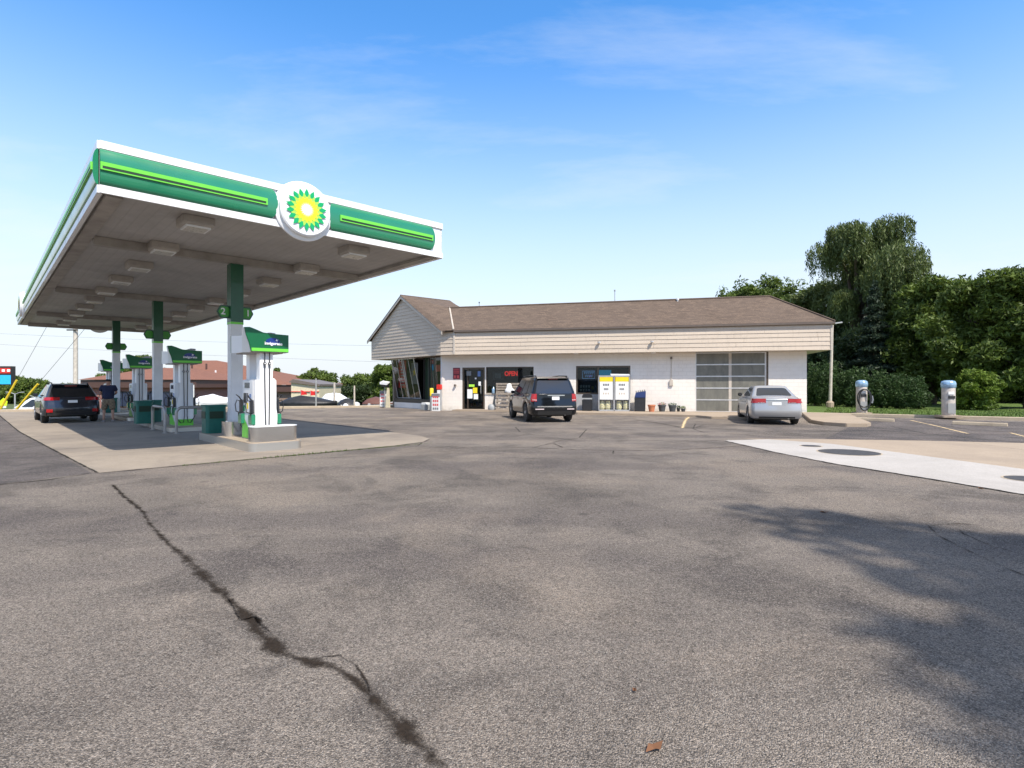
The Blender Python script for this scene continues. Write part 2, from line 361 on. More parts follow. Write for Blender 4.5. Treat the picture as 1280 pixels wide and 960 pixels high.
M['skin'] = simple('skin', (.40, .22, .15), .5, var=.05)
M['hair'] = simple('hair_dark', (.02, .015, .012), .7)
M['navy_cloth'] = simple('navy_shirt', (.012, .018, .05), .85, bmp=.3)
M['shoe'] = simple('shoe_grey', (.22, .20, .19), .7)
def plaid():
    m, t, b = new_mat('plaid_shorts')
    w = N(t, 'ShaderNodeTexChecker'); w.inputs['Scale'].default_value = 16; w.inputs['Color1'].default_value = (.22, .17, .11, 1); w.inputs['Color2'].default_value = (.14, .11, .075, 1)
    t.links.new(coord(t), w.inputs[0]); t.links.new(w.outputs[0], b.inputs['Base Color']); b.inputs['Roughness'].default_value = .9
    return m
M['plaid'] = plaid()
M['tarp_black'] = simple('tarp_black', (.018, .019, .022), .5, bmp=.5, var=.3, vscale=3)
M['tarp_white'] = simple('cover_white', (.72, .73, .76), .6, bmp=.3, var=.08, vscale=2)
M['tarp_brown'] = simple('cover_brown', (.12, .05, .04), .7)
M['flag_red'] = simple('flag_red', (.65, .02, .02), .6)
M['yellow_guard'] = simple('yellow_guard', (.72, .50, .02), .5)
M['fluo'] = simple('fluorescent_yellow', (.65, .85, .02), .5, var=0)
M['manhole'] = simple('manhole_iron', (.075, .07, .066), .6, metal=.3, var=.3, bmp=.5)
M['dry_leaf'] = simple('dry_leaf', (.16, .07, .03), .8)
M['lamp_grey'] = simple('lamp_post_grey', (.32, .33, .33), .5)

# ------------------------------------------------------------------ helpers
MW = {}      # world matrices of empties
def root(name, label, cat, loc=(0, 0, 0), rz=0, group=None, kind=None):
    o = bpy.data.objects.new(name, None); COL.objects.link(o); o.location = loc; o.rotation_euler = (0, 0, rz)
    o.empty_display_size = .2
    MW[o.name] = Matrix.Translation(loc) @ Matrix.Rotation(rz, 4, 'Z')
    tag(o, label, cat, group, kind); return o
def tag(o, label=None, cat=None, group=None, kind=None):
    if label: o['label'] = label
    if cat: o['category'] = cat
    if group: o['group'] = group
    if kind: o['kind'] = kind
    return o
class MB:
    def __init__(s): s.v = []; s.f = []; s.m = []; s.cur = 0; s.attr = None
    def add(s, vs, fs):
        o = len(s.v); s.v += [tuple(v) for v in vs]; s.f += [tuple(i + o for i in f) for f in fs]; s.m += [s.cur] * len(fs); return s
    def box(s, x0, x1, y0, y1, z0, z1):
        return s.add([(x0, y0, z0), (x1, y0, z0), (x1, y1, z0), (x0, y1, z0), (x0, y0, z1), (x1, y0, z1), (x1, y1, z1), (x0, y1, z1)],
                     [(0, 3, 2, 1), (4, 5, 6, 7), (0, 1, 5, 4), (1, 2, 6, 5), (2, 3, 7, 6), (3, 0, 4, 7)])
    def hexa(s, b, t):      # bottom 4 pts, top 4 pts (ccw)
        return s.add(list(b) + list(t), [(0, 3, 2, 1), (4, 5, 6, 7), (0, 1, 5, 4), (1, 2, 6, 5), (2, 3, 7, 6), (3, 0, 4, 7)])
    def prism(s, poly, z0, z1):
        n = len(poly)
        return s.add([(p[0], p[1], z0) for p in poly] + [(p[0], p[1], z1) for p in poly],
                     [tuple(range(n))[::-1], tuple(range(n, 2 * n))] + [(i, (i + 1) % n, n + (i + 1) % n, n + i) for i in range(n)])
    def prism_y(s, poly, y0, y1):   # polygon in x,z (ccw seen from -y)
        n = len(poly)
        return s.add([(p[0], y0, p[1]) for p in poly] + [(p[0], y1, p[1]) for p in poly],
                     [tuple(range(n)), tuple(range(n, 2 * n))[::-1]] + [((i + 1) % n, i, n + i, n + (i + 1) % n) for i in range(n)])
    def prism_x(s, poly, x0, x1):   # polygon in y,z
        n = len(poly)
        return s.add([(x0, p[0], p[1]) for p in poly] + [(x1, p[0], p[1]) for p in poly],
                     [tuple(range(n))[::-1], tuple(range(n, 2 * n))] + [(i, (i + 1) % n, n + (i + 1) % n, n + i) for i in range(n)])
    def tube(s, pts, r, n=8, caps=True):
        pts = [Vector(p) for p in pts]; rs = r if isinstance(r, (list, tuple)) else [r] * len(pts)
        rings = []; up = None
        for i, p in enumerate(pts):
            d = (pts[min(i + 1, len(pts) - 1)] - pts[max(i - 1, 0)]).normalized()
            if up is None:
                a = Vector((0, 0, 1)) if abs(d.z) < .9 else Vector((1, 0, 0)); up = (a - d * a.dot(d)).normalized()
            else: up = (up - d * up.dot(d)).normalized()
            q = d.cross(up)
            rings.append([p + (up * math.cos(2 * math.pi * k / n) + q * math.sin(2 * math.pi * k / n)) * rs[i] for k in range(n)])
        vs = [v for rg in rings for v in rg]; fs = []
        for i in range(len(rings) - 1):
            for k in range(n): fs.append((i * n + k, i * n + (k + 1) % n, (i + 1) * n + (k + 1) % n, (i + 1) * n + k))
        if caps: fs += [tuple(range(n))[::-1], tuple(range(len(vs) - n, len(vs)))]
        return s.add(vs, fs)
    def cyl(s, x, y, z0, z1, r, n=16, r2=None): return s.tube([(x, y, z0), (x, y, z1)], [r, r if r2 is None else r2], n)
    def lathe(s, prof, x=0, y=0, z=0, n=20, axis='z'):
        vs = []
        for (r, h) in prof:
            for k in range(n):
                a = 2 * math.pi * k / n; c, q = r * math.cos(a), r * math.sin(a)
                vs.append((x + c, y + q, z + h) if axis == 'z' else ((x + h, y + c, z + q) if axis == 'x' else (x + c, y + h, z + q)))
        fs = []
        for i in range(len(prof) - 1):
            for k in range(n): fs.append((i * n + k, i * n + (k + 1) % n, (i + 1) * n + (k + 1) % n, (i + 1) * n + k))
        fs += [tuple(range(n))[::-1], tuple(range(len(vs) - n, len(vs)))]
        return s.add(vs, fs)
    def loft(s, rings, caps=True, close=True):
        n = len(rings[0]); vs = [v for r_ in rings for v in r_]; fs = []
        for i in range(len(rings) - 1):
            for k in range(n if close else n - 1): fs.append((i * n + k, i * n + (k + 1) % n, (i + 1) * n + (k + 1) % n, (i + 1) * n + k))
        if caps: fs += [tuple(range(n))[::-1], tuple(range(len(vs) - n, len(vs)))]
        return s.add(vs, fs)
    def build(s, name, mats, parent=None, world=False, smooth=0, bevel=0, recalc=True, ploc=None):
        me = bpy.data.meshes.new(name)
        vs = s.v
        if world and parent is not None:
            inv = MW[parent.name].inverted(); vs = [tuple(inv @ Vector(v)) for v in vs]
        me.from_pydata(vs, [], s.f)
        if not isinstance(mats, (list, tuple)): mats = [mats]
        for m in mats: me.materials.append(M[m] if isinstance(m, str) else m)
        me.polygons.foreach_set('material_index', s.m)
        if s.attr is not None:
            a = me.attributes.new('edge', 'FLOAT', 'POINT'); a.data.foreach_set('value', s.attr)
        if recalc:
            bm = bmesh.new(); bm.from_mesh(me); bmesh.ops.recalc_face_normals(bm, faces=bm.faces)
            if bevel: bmesh.ops.bevel(bm, geom=[e for e in bm.edges if len(e.link_faces) == 2 and e.calc_face_angle(0) > R(30)], offset=bevel, segments=2, affect='EDGES', clamp_overlap=True)
            bm.to_mesh(me); bm.free()
        if smooth:
            me.shade_smooth(); me.set_sharp_from_angle(angle=R(smooth))
        o = bpy.data.objects.new(name, me); COL.objects.link(o)
        if parent is not None:
            o.parent = parent
            MW[o.name] = MW[parent.name]
        else: MW[o.name] = Matrix.Identity(4)
        if ploc is not None:
            o.location = ploc; MW[o.name] = MW[o.name] @ Matrix.Translation(ploc)
        return o
def children(o): return [c for c in bpy.data.objects if c.parent == o]
def copy_tree(o, parent=None, loc=None, rz=None, label=None):
    c = o.copy(); COL.objects.link(c)
    if parent is not None: c.parent = parent
    if loc is not None: c.location = loc
    if rz is not None: c.rotation_euler = (0, 0, rz)
    if label: c['label'] = label
    for ch in children(o): copy_tree(ch, c)
    return c
def text(name, s, size, mat, parent, loc, rot=(math.pi / 2, 0, 0), ext=.003, bold=0.0, sx=1):
    cu = bpy.data.curves.new(name, 'FONT'); cu.body = s; cu.size = size; cu.extrude = ext; cu.align_x = 'CENTER'; cu.align_y = 'CENTER'; cu.offset = bold
    tmp = bpy.data.objects.new(name + '_tmp', cu); COL.objects.link(tmp)
    dg = bpy.context.evaluated_depsgraph_get(); me = bpy.data.meshes.new_from_object(tmp.evaluated_get(dg))
    bpy.data.objects.remove(tmp); me.name = name; me.materials.clear(); me.materials.append(M[mat])
    if sx != 1: me.transform(Matrix.Diagonal((sx, 1, 1, 1)))
    o = bpy.data.objects.new(name, me); COL.objects.link(o); o.location = loc; o.rotation_euler = rot
    if parent is not None: o.parent = parent
    return o
F = 699.0
def G(px, py, z=0): Y = (1.5 - z) * F / (py - 481); return ((px - 640) / F * Y, Y)
def P(px, py, Y): return Vector(((px - 640) / F * Y, Y, 1.5 + (481 - py) / F * Y))
def ribbon(name, pts, mat, z=.004, seg=.12, jag=.35, parent=None):
    """flat ground ribbon through (x,y,width) points with an edge attribute that is 1 in the middle"""
    out = []
    for (a, b) in zip(pts[:-1], pts[1:]):
        L = math.dist(a[:2], b[:2]); n = max(1, int(L / seg))
        for i in range(n):
            t = i / n; out.append([a[k] + (b[k] - a[k]) * t for k in range(3)])
    out.append(list(pts[-1]))
    m = MB(); att = []; fs = []; vs = []
    for i, p in enumerate(out):
        q0, q1 = out[max(i - 1, 0)], out[min(i + 1, len(out) - 1)]
        d = Vector((q1[0] - q0[0], q1[1] - q0[1])); d = d.normalized() if d.length else Vector((1, 0)); nn = Vector((-d.y, d.x))
        off = random.uniform(-jag, jag) * p[2] * .6; w = p[2] * random.uniform(1 - jag, 1 + jag) * .5
        for k, e in ((-1, 0), (0, 1), (1, 0)):
            vs.append((p[0] + nn.x * (off + w * k), p[1] + nn.y * (off + w * k), z)); att.append(e if 0 < i < len(out) - 1 else 0)
    for i in range(len(out) - 1):
        for k in range(2): fs.append((i * 3 + k, i * 3 + k + 1, i * 3 + k + 4, i * 3 + k + 3))
    m.add(vs, fs); m.attr = att
    o = m.build(name, mat, parent, recalc=False)
    return o
def sheet(name, pts, z, mat, kind='structure', label=None, cat=None):
    m = MB(); m.add([(p[0], p[1], z) for p in pts], [tuple(range(len(pts)))])
    o = m.build(name, mat); tag(o, label, cat, None, kind); return o
# ------------------------------------------------------------------ ground and paving
def smooth(a): a = max(0, min(1, a)); return a * a * (3 - 2 * a)
def gz(x, y):
    d = (x + 28) * -.309 + (y - 31) * .951
    return -1.6 * smooth(d / 5) * smooth((6 - x) / 9)
def ground():
    xs = [-900, -500, -260, -160] + [-120 + 2 * i for i in range(81)] + [48, 60, 90, 150, 260, 500, 900]
    ys = [-400, -150, -60, -30, -15, -5] + [1 * i for i in range(0, 100)] + [105, 115, 130, 160, 220, 350, 600, 1500]
    m = MB(); vs = [(x, y, gz(x, y)) for y in ys for x in xs]; nx = len(xs); fs = []
    mi = []
    for j in range(len(ys) - 1):
        for i in range(nx - 1):
            fs.append((j * nx + i, j * nx + i + 1, (j + 1) * nx + i + 1, (j + 1) * nx + i))
            cx, cy = (xs[i] + xs[i + 1]) / 2, (ys[j] + ys[j + 1]) / 2
            d = (cx + 28) * -.309 + (cy - 31) * .951
            mi.append(1 if (d > .4 or cx > 60 or cy < -40) else 0)
    m.add(vs, fs); m.m = mi
    o = m.build('ground', ['asphalt', 'far_grass'], recalc=False); tag(o, kind='structure')
ground()
# canopy frame
CA = math.atan2(.688, .725); C0 = (-7.15, 9.69)
E2 = Vector((math.cos(CA), math.sin(CA))); E1 = Vector((-math.sin(CA), math.cos(CA)))
def CW(a, b): p = Vector(C0) + E2 * a + E1 * b; return (p.x, p.y)
# concrete pad round the pump islands with rounded near-right corner
pad = [CW(-.05, -.25), CW(4.5, -.1), CW(6.0, .0), CW(6.9, .25), CW(7.5, .8), CW(7.85, 1.8), CW(7.9, 4), CW(7.9, 31), CW(-.9, 31), CW(-.6, 12)]
sheet('concrete_pad', pad, .006, 'pad')
# control joints in the pad
jm = MB()
for b in (4.6, 9.2, 13.8, 18.4, 23.0, 27.6):
    p, q = CW(-.4, b), CW(7.8, b); d = E1 * .012
    jm.add([(p[0] - d.x, p[1] - d.y, .010), (q[0] - d.x, q[1] - d.y, .010), (q[0] + d.x, q[1] + d.y, .010), (p[0] + d.x, p[1] + d.y, .010)], [(0, 1, 2, 3)])
tag(jm.build('pad_joint_lines', 'black_rubber', recalc=False), kind='structure')
ribbon('pad_edge_seam', [(*CW(-.02, -.27), .05), (*CW(2, -.22), .06), (*CW(4.5, -.12), .05), (*CW(6.0, -.02), .04), (*CW(6.9, .23), .05), (*CW(7.5, .8), .05)], 'tar', .011, jag=.3)['kind'] = 'structure'
ribbon('pad_edge_seam', [(*CW(-.05, -.27), .05), (*CW(-.35, 6), .06), (*CW(-.62, 12), .06), (*CW(-.9, 28), .06)], 'tar', .011, jag=.3)['kind'] = 'structure'
ribbon('seam_weeds', [(*CW(2.2, -.24), .02), (*CW(3.2, -.2), .09), (*CW(4.5, -.15), .10), (*CW(5.6, -.08), .06), (*CW(6.8, .15), .03)], 'weeds', .016, seg=.05, jag=.6)['kind'] = 'stuff'
sheet('asphalt_patch', [G(114, 591.5), CW(-.35, 6), CW(-.62, 12), CW(-.9, 30), (-60, 36), (-60, 9), G(-60, 612)], .003, 'asphalt_old')
sheet('asphalt_patch', [G(1030, 548.9), G(1060, 534.5), G(1062, 524), G(1137, 523.8), G(1285, 527.5), G(1480, 533), G(1480, 560), G(1280, 553.6), G(1150, 550.6)], .003, 'asphalt_old')
# weed blades along the seam
wb = MB()
for i in range(420):
    a = random.uniform(1.2, 6.9); p = CW(a, -.27 + .022 * (a - 1) ** 1.25 * .45 + random.gauss(0, .02)); h = random.uniform(.01, .045) * (1.3 if 2.6 < a < 4.6 else .7)
    an = random.random() * 6.28; dx_, dy_ = math.cos(an) * .008, math.sin(an) * .008; l = random.uniform(-.02, .02)
    wb.add([(p[0] - dx_, p[1] - dy_, .008), (p[0] + dx_, p[1] + dy_, .008), (p[0] + l, p[1] + l, .008 + h)], [(0, 1, 2)])
tag(wb.build('weed_tufts', 'grass', recalc=False), 'low green weeds growing in the seam along the near edge of the pump pad', 'weeds', kind='stuff')
# main crack through the foreground asphalt
S = 560 / 1280
ck = [(320, 150, 4), (355, 185, 6), (405, 225, 9), (430, 265, 9), (480, 320, 10), (545, 370, 26), (600, 430, 24), (680, 500, 17), (740, 570, 24), (800, 630, 34), (850, 648, 9), (895, 665, 26), (935, 662, 28), (1000, 700, 12), (1050, 745, 28), (1100, 800, 34), (1170, 870, 36), (1240, 940, 34), (1290, 985, 28)]
pts = []
for (u, v, w) in ck:
    px, py = u * S, 540 + v * S; g = G(px, py); pts.append((g[0], g[1], w * S / F * g[1] * 1.9 * random.uniform(.75, 1.2) + .03))
ribbon('pavement_crack', pts, 'crack', .005, seg=.06, jag=.14)['kind'] = 'structure'
ribbon('pavement_crack', [(*G(400, 822), .02), (*G(425, 820), .03), (*G(446, 833), .03), (*G(458, 852), .02), (*G(463, 870), .01)], 'crack', .005, seg=.03)['kind'] = 'structure'
ribbon('pavement_crack', [(*G(340, 795), .02), (*G(318, 772), .04), (*G(300, 776), .02), (*G(285, 748), .02)], 'crack', .005, seg=.03)['kind'] = 'structure'
ribbon('pavement_crack', [(*G(-20, 608), .07), (*G(60, 600), .06), (*G(114, 592), .06)], 'tar', .005)['kind'] = 'structure'
for ln in ([(733, 537), (724, 547), (730, 548.6)], [(723, 548), (700, 551), (690, 554), (676, 557.5), (665, 560), (615, 558.7), (569, 559.4), (530, 560)],
           [(665, 560), (720, 562), (765, 563.6), (800, 563.6), (844, 562.8), (900, 559.6), (940, 556)], [(730, 548.6), (760, 550), (800, 550.6), (869, 551.5), (905, 550.5)],
           [(767, 563.5), (766, 567.5)], [(528, 553), (521, 558)], [(560, 530), (600, 528.5), (612, 530)], [(644, 534), (650, 540)], [(690, 553.7), (704, 560)],
           [(870, 529), (866, 536), (880, 541), (950, 543), (1010, 545)], [(920, 533), (880, 531), (866, 536)], [(980, 541), (1100, 538), (1200, 548)],
           [(470, 529), (520, 526), (560, 527)], [(1110, 532), (1160, 543), (1270, 553)], [(1150, 526), (1215, 538), (1275, 541)]):
    ribbon('sealed_crack', [(*G(a, b), .03 if a in (870, 920) else .055) for a, b in ln], 'tar', .005, seg=.2, jag=.3)['kind'] = 'structure'
# tyre-scuff arcs near the right edge
for ln in ([(1160, 655), (1170, 668), (1195, 682), (1235, 700), (1300, 728)], [(1196, 658), (1205, 668), (1240, 683), (1300, 700)], [(1160, 657), (1200, 655), (1240, 658), (1262, 664)]):
    ribbon('tyre_scuff', [(*G(a, b), .045) for a, b in ln], 'scuff', .005, seg=.1, jag=.3)['kind'] = 'structure'
# thin parking-edge lines
ribbon('sealed_crack', [(*G(788, 524), .10), (*G(820, 528.5), .12), (*G(853, 534.5), .12)], 'tar', .005, seg=.4, jag=.15)['kind'] = 'structure'
ribbon('parking_line', [(*G(861, 521.5), .16), (*G(857, 525), .16), (*G(855, 530), .15), (*G(853, 535.5), .14)], 'paint_line', .009, seg=.2, jag=.1)['kind'] = 'structure'
ribbon('parking_line', [(*G(1138, 525.5), .12), (*G(1172, 533), .12), (*G(1211, 542.5), .11)], 'paint_line', .009, seg=.2, jag=.1)['kind'] = 'structure'
ribbon('parking_line', [(*G(1262, 541), .11), (*G(1285, 547), .11)], 'paint_line', .009, seg=.2, jag=.1)['kind'] = 'structure'
# tank-field concrete on the right
wt = [G(905, 551), G(960, 549.5), G(1040, 555.3), G(1130, 567), G(1280, 587), G(1420, 606), G(1460, 650), G(1280, 619), G(1200, 605.5), G(1130, 594), G(1040, 579.7), G(970, 566)]
sheet('tank_slab', wt, .010, 'white_conc')
sheet('tan_slab', [G(925, 548.5), G(1040, 549.3), G(1150, 551), G(1280, 554), G(1460, 560), G(1480, 640), G(1280, 588.5), G(1130, 568.5), G(1040, 556.5), G(960, 550.5)], .006, 'tan_conc')
for (px, py, r) in ((1061, 566, .60), (1014, 558, .22), (1290, 600, .34)):
    x, y = G(px, py); m = MB(); m.lathe([(r, .0), (r, .006), (r - .03, .008), (0.001, .008)], x, y, .0105, 32)
    o = m.build('manhole_cover', 'manhole')
    m2 = MB(); m2.lathe([(r + .035, 0), (r + .035, .003), (r + .004, .003)], x, y, .0105, 32); m2.build('frame_ring', 'kerb', o)
    tag(o, {1061: 'large round dark iron manhole cover in the white concrete slab', 1014: 'small dark iron cover at the pointed end of the white slab', 1290: 'round iron cover in the white slab cut by the picture edge'}[px], 'manhole cover', 'iron covers in the white slab')
for ln in ([(1200, 552), (1330, 570)],):
    ribbon('slab_joint', [(*G(a, b), .02) for a, b in ln], 'tar', .013, seg=.3, jag=.1)['kind'] = 'structure'
ribbon('slab_edge_seam', [(*G(a, b), .05) for a, b in ((905, 551), (970, 566), (1040, 579.7), (1130, 594), (1200, 605.5), (1280, 619), (1400, 638))], 'tar', .013, seg=.15, jag=.5)['kind'] = 'structure'
# grass strip with kerb, trees behind
gk = [(14.2, 27.75), (15.6, 27.0), (21.5, 23.3), (30, 18.2), (60, 0)]
gb = [(14.2, 75), (75, 75), (75, 0)]
m = MB(); poly = gk + [(75, 0), (75, 75), (14.2, 75)]
m.add([(p[0], p[1], .10) for p in poly], [tuple(range(len(poly)))]); tag(m.build('lawn', 'grass'), kind='structure')
gt = MB()
for i in range(9000):
    t = random.random(); a, b = (15.2, 27.4), (32, 17.2); off = random.random() ** 1.3 * 9
    x = a[0] + (b[0] - a[0]) * t + off * .5 + .15; y = a[1] + (b[1] - a[1]) * t + off * .85 + .12
    h = random.uniform(.03, .09); an = random.random() * 6.28; w = .02; l = random.uniform(-.03, .03)
    gt.add([(x - math.cos(an) * w, y - math.sin(an) * w, .1), (x + math.cos(an) * w, y + math.sin(an) * w, .1), (x + l, y + l, .1 + h)], [(0, 1, 2)])
tag(gt.build('grass_blades', 'grass', recalc=False), 'short mown grass in front of the shrubs', 'grass', kind='stuff')
def kerb(name, line, w=.18, h=.14, mat='kerb'):
    m = MB()
    L = [Vector(p) for p in line]; a = []; b = []
    for i, p in enumerate(L):
        d = (L[min(i + 1, len(L) - 1)] - L[max(i - 1, 0)]).normalized(); n = Vector((-d.y, d.x)); a.append(p); b.append(p + n * w)
    rings = [[(p.x, p.y, -.05), (p.x, p.y, h - .02), (p.x + (q - p).x * .12, p.y + (q - p).y * .12, h), (q.x, q.y, h), (q.x, q.y, -.05)] for p, q in zip(a, b)]
    m.loft(rings); o = m.build(name, mat); tag(o, kind='structure'); return o
kerb('lawn_kerb', gk)
# walk in front of the store and the little peninsula by the silver car
walk = [(-3.2, 32.35), (-3.4, 31.6), (2.0, 30.2), (3.3, 28.3), (6.6, 27.0), (8.5, 25.8), (8.8, 24.7), (11.4, 23.6), (12.0, 25.6), (14.3, 27.7), (14.86, 28.14), (14.0, 28.5)]
m = MB(); m.prism(walk, -.05, .10); o = m.build('front_walk', 'tan_conc', bevel=.02); o['kind'] = 'structure'
m = MB(); m.prism([(14.35, 27.70), (11.7, 21.9), (11.5, 20.6), (11.9, 19.9), (12.6, 19.85), (13.1, 20.4), (14.6, 23.6), (16.1, 26.65), (15.5, 27.0)], -.05, .13)
o = m.build('walk_peninsula', 'tan_conc', bevel=.02); o['kind'] = 'structure'
# lip kerb at the back of the lot
kerb('lot_edge_kerb', [(-75, 15.8), (-28, 31), (-8, 37.5), (2, 40.75)], .35, .13)
# ------------------------------------------------------------------ fuel canopy
Z0, Z1 = 4.84, 5.725
CWd, CL = 7.31, 29.4
can = root('fuel_canopy', 'long flat white and green fuel station canopy with round sunflower emblems standing over the pumps', 'canopy', (C0[0], C0[1], 0), CA)
m = MB(); m.box(.06, CWd - .06, .06, CL - .06, Z0 + .06, Z0 + .10); m.build('soffit', 'soffit', can)
m = MB(); m.box(.06, CWd - .06, .06, CL - .06, Z1 - .3, Z1 - .22); m.build('roof_deck', 'beam', can)
H = Z1 - Z0
def fascia(length):     # local: runs along +x, outward is -y, z from Z0
    m = MB()
    m.box(0, length, 0, .05, Z0, Z1)
    m.box(-.0, length, -.035, 0, Z1 - .13, Z1 + .01)
    m.box(-.0, length, -.035, 0, Z0 - .01, Z0 + .125)
    return m
def band(m, x0, x1, curve0=False, curve1=False):
    zb, zt = Z0 + .13, Z1 - .135; n = 12; nx = 14
    rings = []
    for k in range(nx + 1):
        t = k / nx
        rings_row = []
        for j in range(n + 1):
            a = math.pi * j / n; z = (zb + zt) / 2 - math.cos(a) * (zt - zb) / 2; y = -.015 - math.sin(a) ** .8 * .085
            xs0 = x0 + ((1 - math.sin(a)) * .10 if curve0 else 0); xs1 = x1 - ((1 - math.sin(a)) * .14 if curve1 else 0)
            rings_row.append((xs0 + (xs1 - xs0) * t, y, z))
        rings.append(rings_row)
    vs = [v for r_ in rings for v in r_]; fs = []
    for i in range(nx):
        for j in range(n): fs.append((i * (n + 1) + j, (i + 1) * (n + 1) + j, (i + 1) * (n + 1) + j + 1, i * (n + 1) + j + 1))
    fs += [tuple(range(n + 1))[::-1], tuple(range(nx * (n + 1), (nx + 1) * (n + 1)))]
    m.add(vs, fs)
def limestrip(m, x0, x1):
    zm = (Z0 + Z1) / 2 + .0
    m.box(x0, x1, -.125, -.09, zm - .008, zm + .06); m.box(x0, x1, -.125, -.09, zm - .075, zm - .055)
    m.box(x0, x0 + .03, -.124, -.09, zm - .0549, zm - .0081); m.box(x1 - .03, x1, -.124, -.09, zm - .0549, zm - .0081)
def logo(parent, x, outward, rz):
    """disc with the sunflower emblem, built facing -y then placed"""
    m = MB(); m.lathe([(.56, .0), (.635, -.005), (.635, -.05), (.60, -.075), (.555, -.08)], n=56, axis='y'); a = m.build('emblem_disc', 'white_panel', parent, smooth=35)
    loc = (x[0], x[1], (Z0 + Z1) / 2 - .03)
    a.location = loc; a.rotation_euler = (0, 0, rz)
    m = MB(); m.lathe([(.54, -.07), (.555, -.085), (.555, -.15), (.525, -.175), (.0, -.19)], n=56, axis='y'); m.build('emblem_face', 'white_panel', a, smooth=35)
    m = MB(); n = 18; off = math.pi / 18
    for k in range(n):
        t = 2 * math.pi * k / n + off
        def p(r_, dt=0): return (r_ * math.cos(t + dt), -.2035, r_ * math.sin(t + dt))
        m.add([p(.255), p(.34, .135), p(.375, .12), p(.455), p(.375, -.12), p(.34, -.135)], [(0, 1, 2, 3, 4, 5)])
    m.build('emblem_petals', 'logo_green', a)
    def star(name, mat, ro, ri, y, o2=0):
        m = MB(); vs = [(0, y, 0)]
        for k in range(2 * n):
            t = math.pi * k / n + o2; r_ = ro if k % 2 == 0 else ri; vs.append((r_ * math.cos(t), y, r_ * math.sin(t)))
        m.add(vs, [(0, 1 + k, 1 + (k + 1) % (2 * n)) for k in range(2 * n)]); m.build(name, mat, a)
    star('emblem_petals_lime', 'logo_lime', .365, .27, -.2000, 0)
    star('emblem_petals_yellow', 'logo_yellow', .285, .215, -.2065, off)
    star('emblem_petals_gold', 'logo_gold', .235, .17, -.2095, 0)
    star('emblem_petals_pale', 'logo_yellow', .195, .13, -.2125, off)
    star('emblem_centre', 'logo_white', .155, .095, -.2155, 0)
def side(length, segs, limes, placement):
    m = fascia(length); f = m.build('fascia', 'white_panel', can, bevel=0); 
    sx_ = 2.44
    while sx_ < length - .3:
        for (a_, b_) in ((Z1 - .128, Z1 + .006), (Z0 - .006, Z0 + .122)):
            q_ = MB(); q_.box(sx_ - .004, sx_ + .004, -.0365, -.034, a_, b_); q_.build('panel_seam', 'lamp_grey', f)
        sx_ += 2.44
    for sgm in segs:
        g = MB(); band(g, *sgm); g.build('green_band', 'bp_green', f, smooth=40)
    zm = (Z0 + Z1) / 2
    for s in limes:
        l = MB(); limestrip(l, *s); ls = l.build('lime_strip', 'lime', f)
        k = MB(); k.box(s[0] + .03, s[1] - .03, -.1215, -.09, zm - .0548, zm - .0082); k.build('shadow_gap', 'slot', ls)
    f.location = placement[0]; f.rotation_euler = (0, 0, placement[1])
    return f
side(CWd, [(0.0, 3.02, False, True), (4.15, 7.03, True, True)], [(0.0, 2.80), (4.40, 6.95)], ((0, 0, 0), 0))
LG = 22.9
side(CL, [(.25, CL - LG - .56, True, True), (CL - LG + .56, CL, True, False)], [(.6, CL - LG - .8), (CL - LG + .8, CL)], ((0, CL, 0), -math.pi / 2))
side(CL, [(.25, CL - .25, True, True)], [(.5, CL - .5)], ((CWd, 0, 0), math.pi / 2))
side(CWd, [(.25, 3.02, True, True), (4.15, CWd - .25, True, True)], [(.6, 2.8), (4.4, CWd - .6)], ((CWd, CL, 0), math.pi))
logo(can, (3.58, -.02), 0, 0); logo(can, (-.02, LG), 0, -math.pi / 2); logo(can, (3.65, CL + .02), 0, math.pi)
# soffit edge channel, cross beams
m = MB()
for x0 in (.10, CWd - .36): m.box(x0, x0 + .26, .1, CL - .1, Z0 - .02, Z0 + .058)
m.build('edge_channel', 'beam', can, bevel=.01)
colY = [3.92, 12.98, 22.05]
for y in colY + [28.4]:
    m = MB(); m.box(.37, CWd - .37, y - .1, y + .1, Z0 - .14, Z0 + .056); m.build('cross_beam', 'beam', can, bevel=.008)
CC = 3.42
for i, y in enumerate(colY):
    w = .15; m = MB(); m.box(CC - w, CC + w, y - w, y + w, .0, Z0 - .145); c = m.build('column', 'white_soft', can, bevel=.012)
    m = MB(); m.box(CC - w - .008, CC + w + .008, y - w - .008, y + w + .008, 3.16, Z0 - .15); m.build('green_sleeve', 'bp_dark', c)
    m = MB(); m.box(CC - w - .009, CC + w + .009, y - w - .009, y + w + .009, 3.10, 3.156); m.build('lime_ring', 'lime', c)
    for s_, dg_ in ((-1, '2'), (1, '1')):
        cx = CC + s_ * .27; hx = [(cx - .19, 3.42), (cx - .10, 3.25), (cx + .10, 3.25), (cx + .19, 3.42), (cx + .10, 3.59), (cx - .10, 3.59)]
        m = MB(); m.prism_y(hx, y - .03, y + .03); sg = m.build('number_sign', 'bp_dark', c, bevel=.01)
        hx2 = [(cx + (a - cx) * .78, 3.42 + (b - 3.42) * .78) for a, b in hx]
        m = MB(); m.prism_y(hx2, y - .038, y + .038); m.build('sign_face', 'sign_green', sg)
        if i == 0: text('number', dg_, .24, 'white_soft', sg, (cx + s_ * .04, y - .042, 3.42), bold=.004)
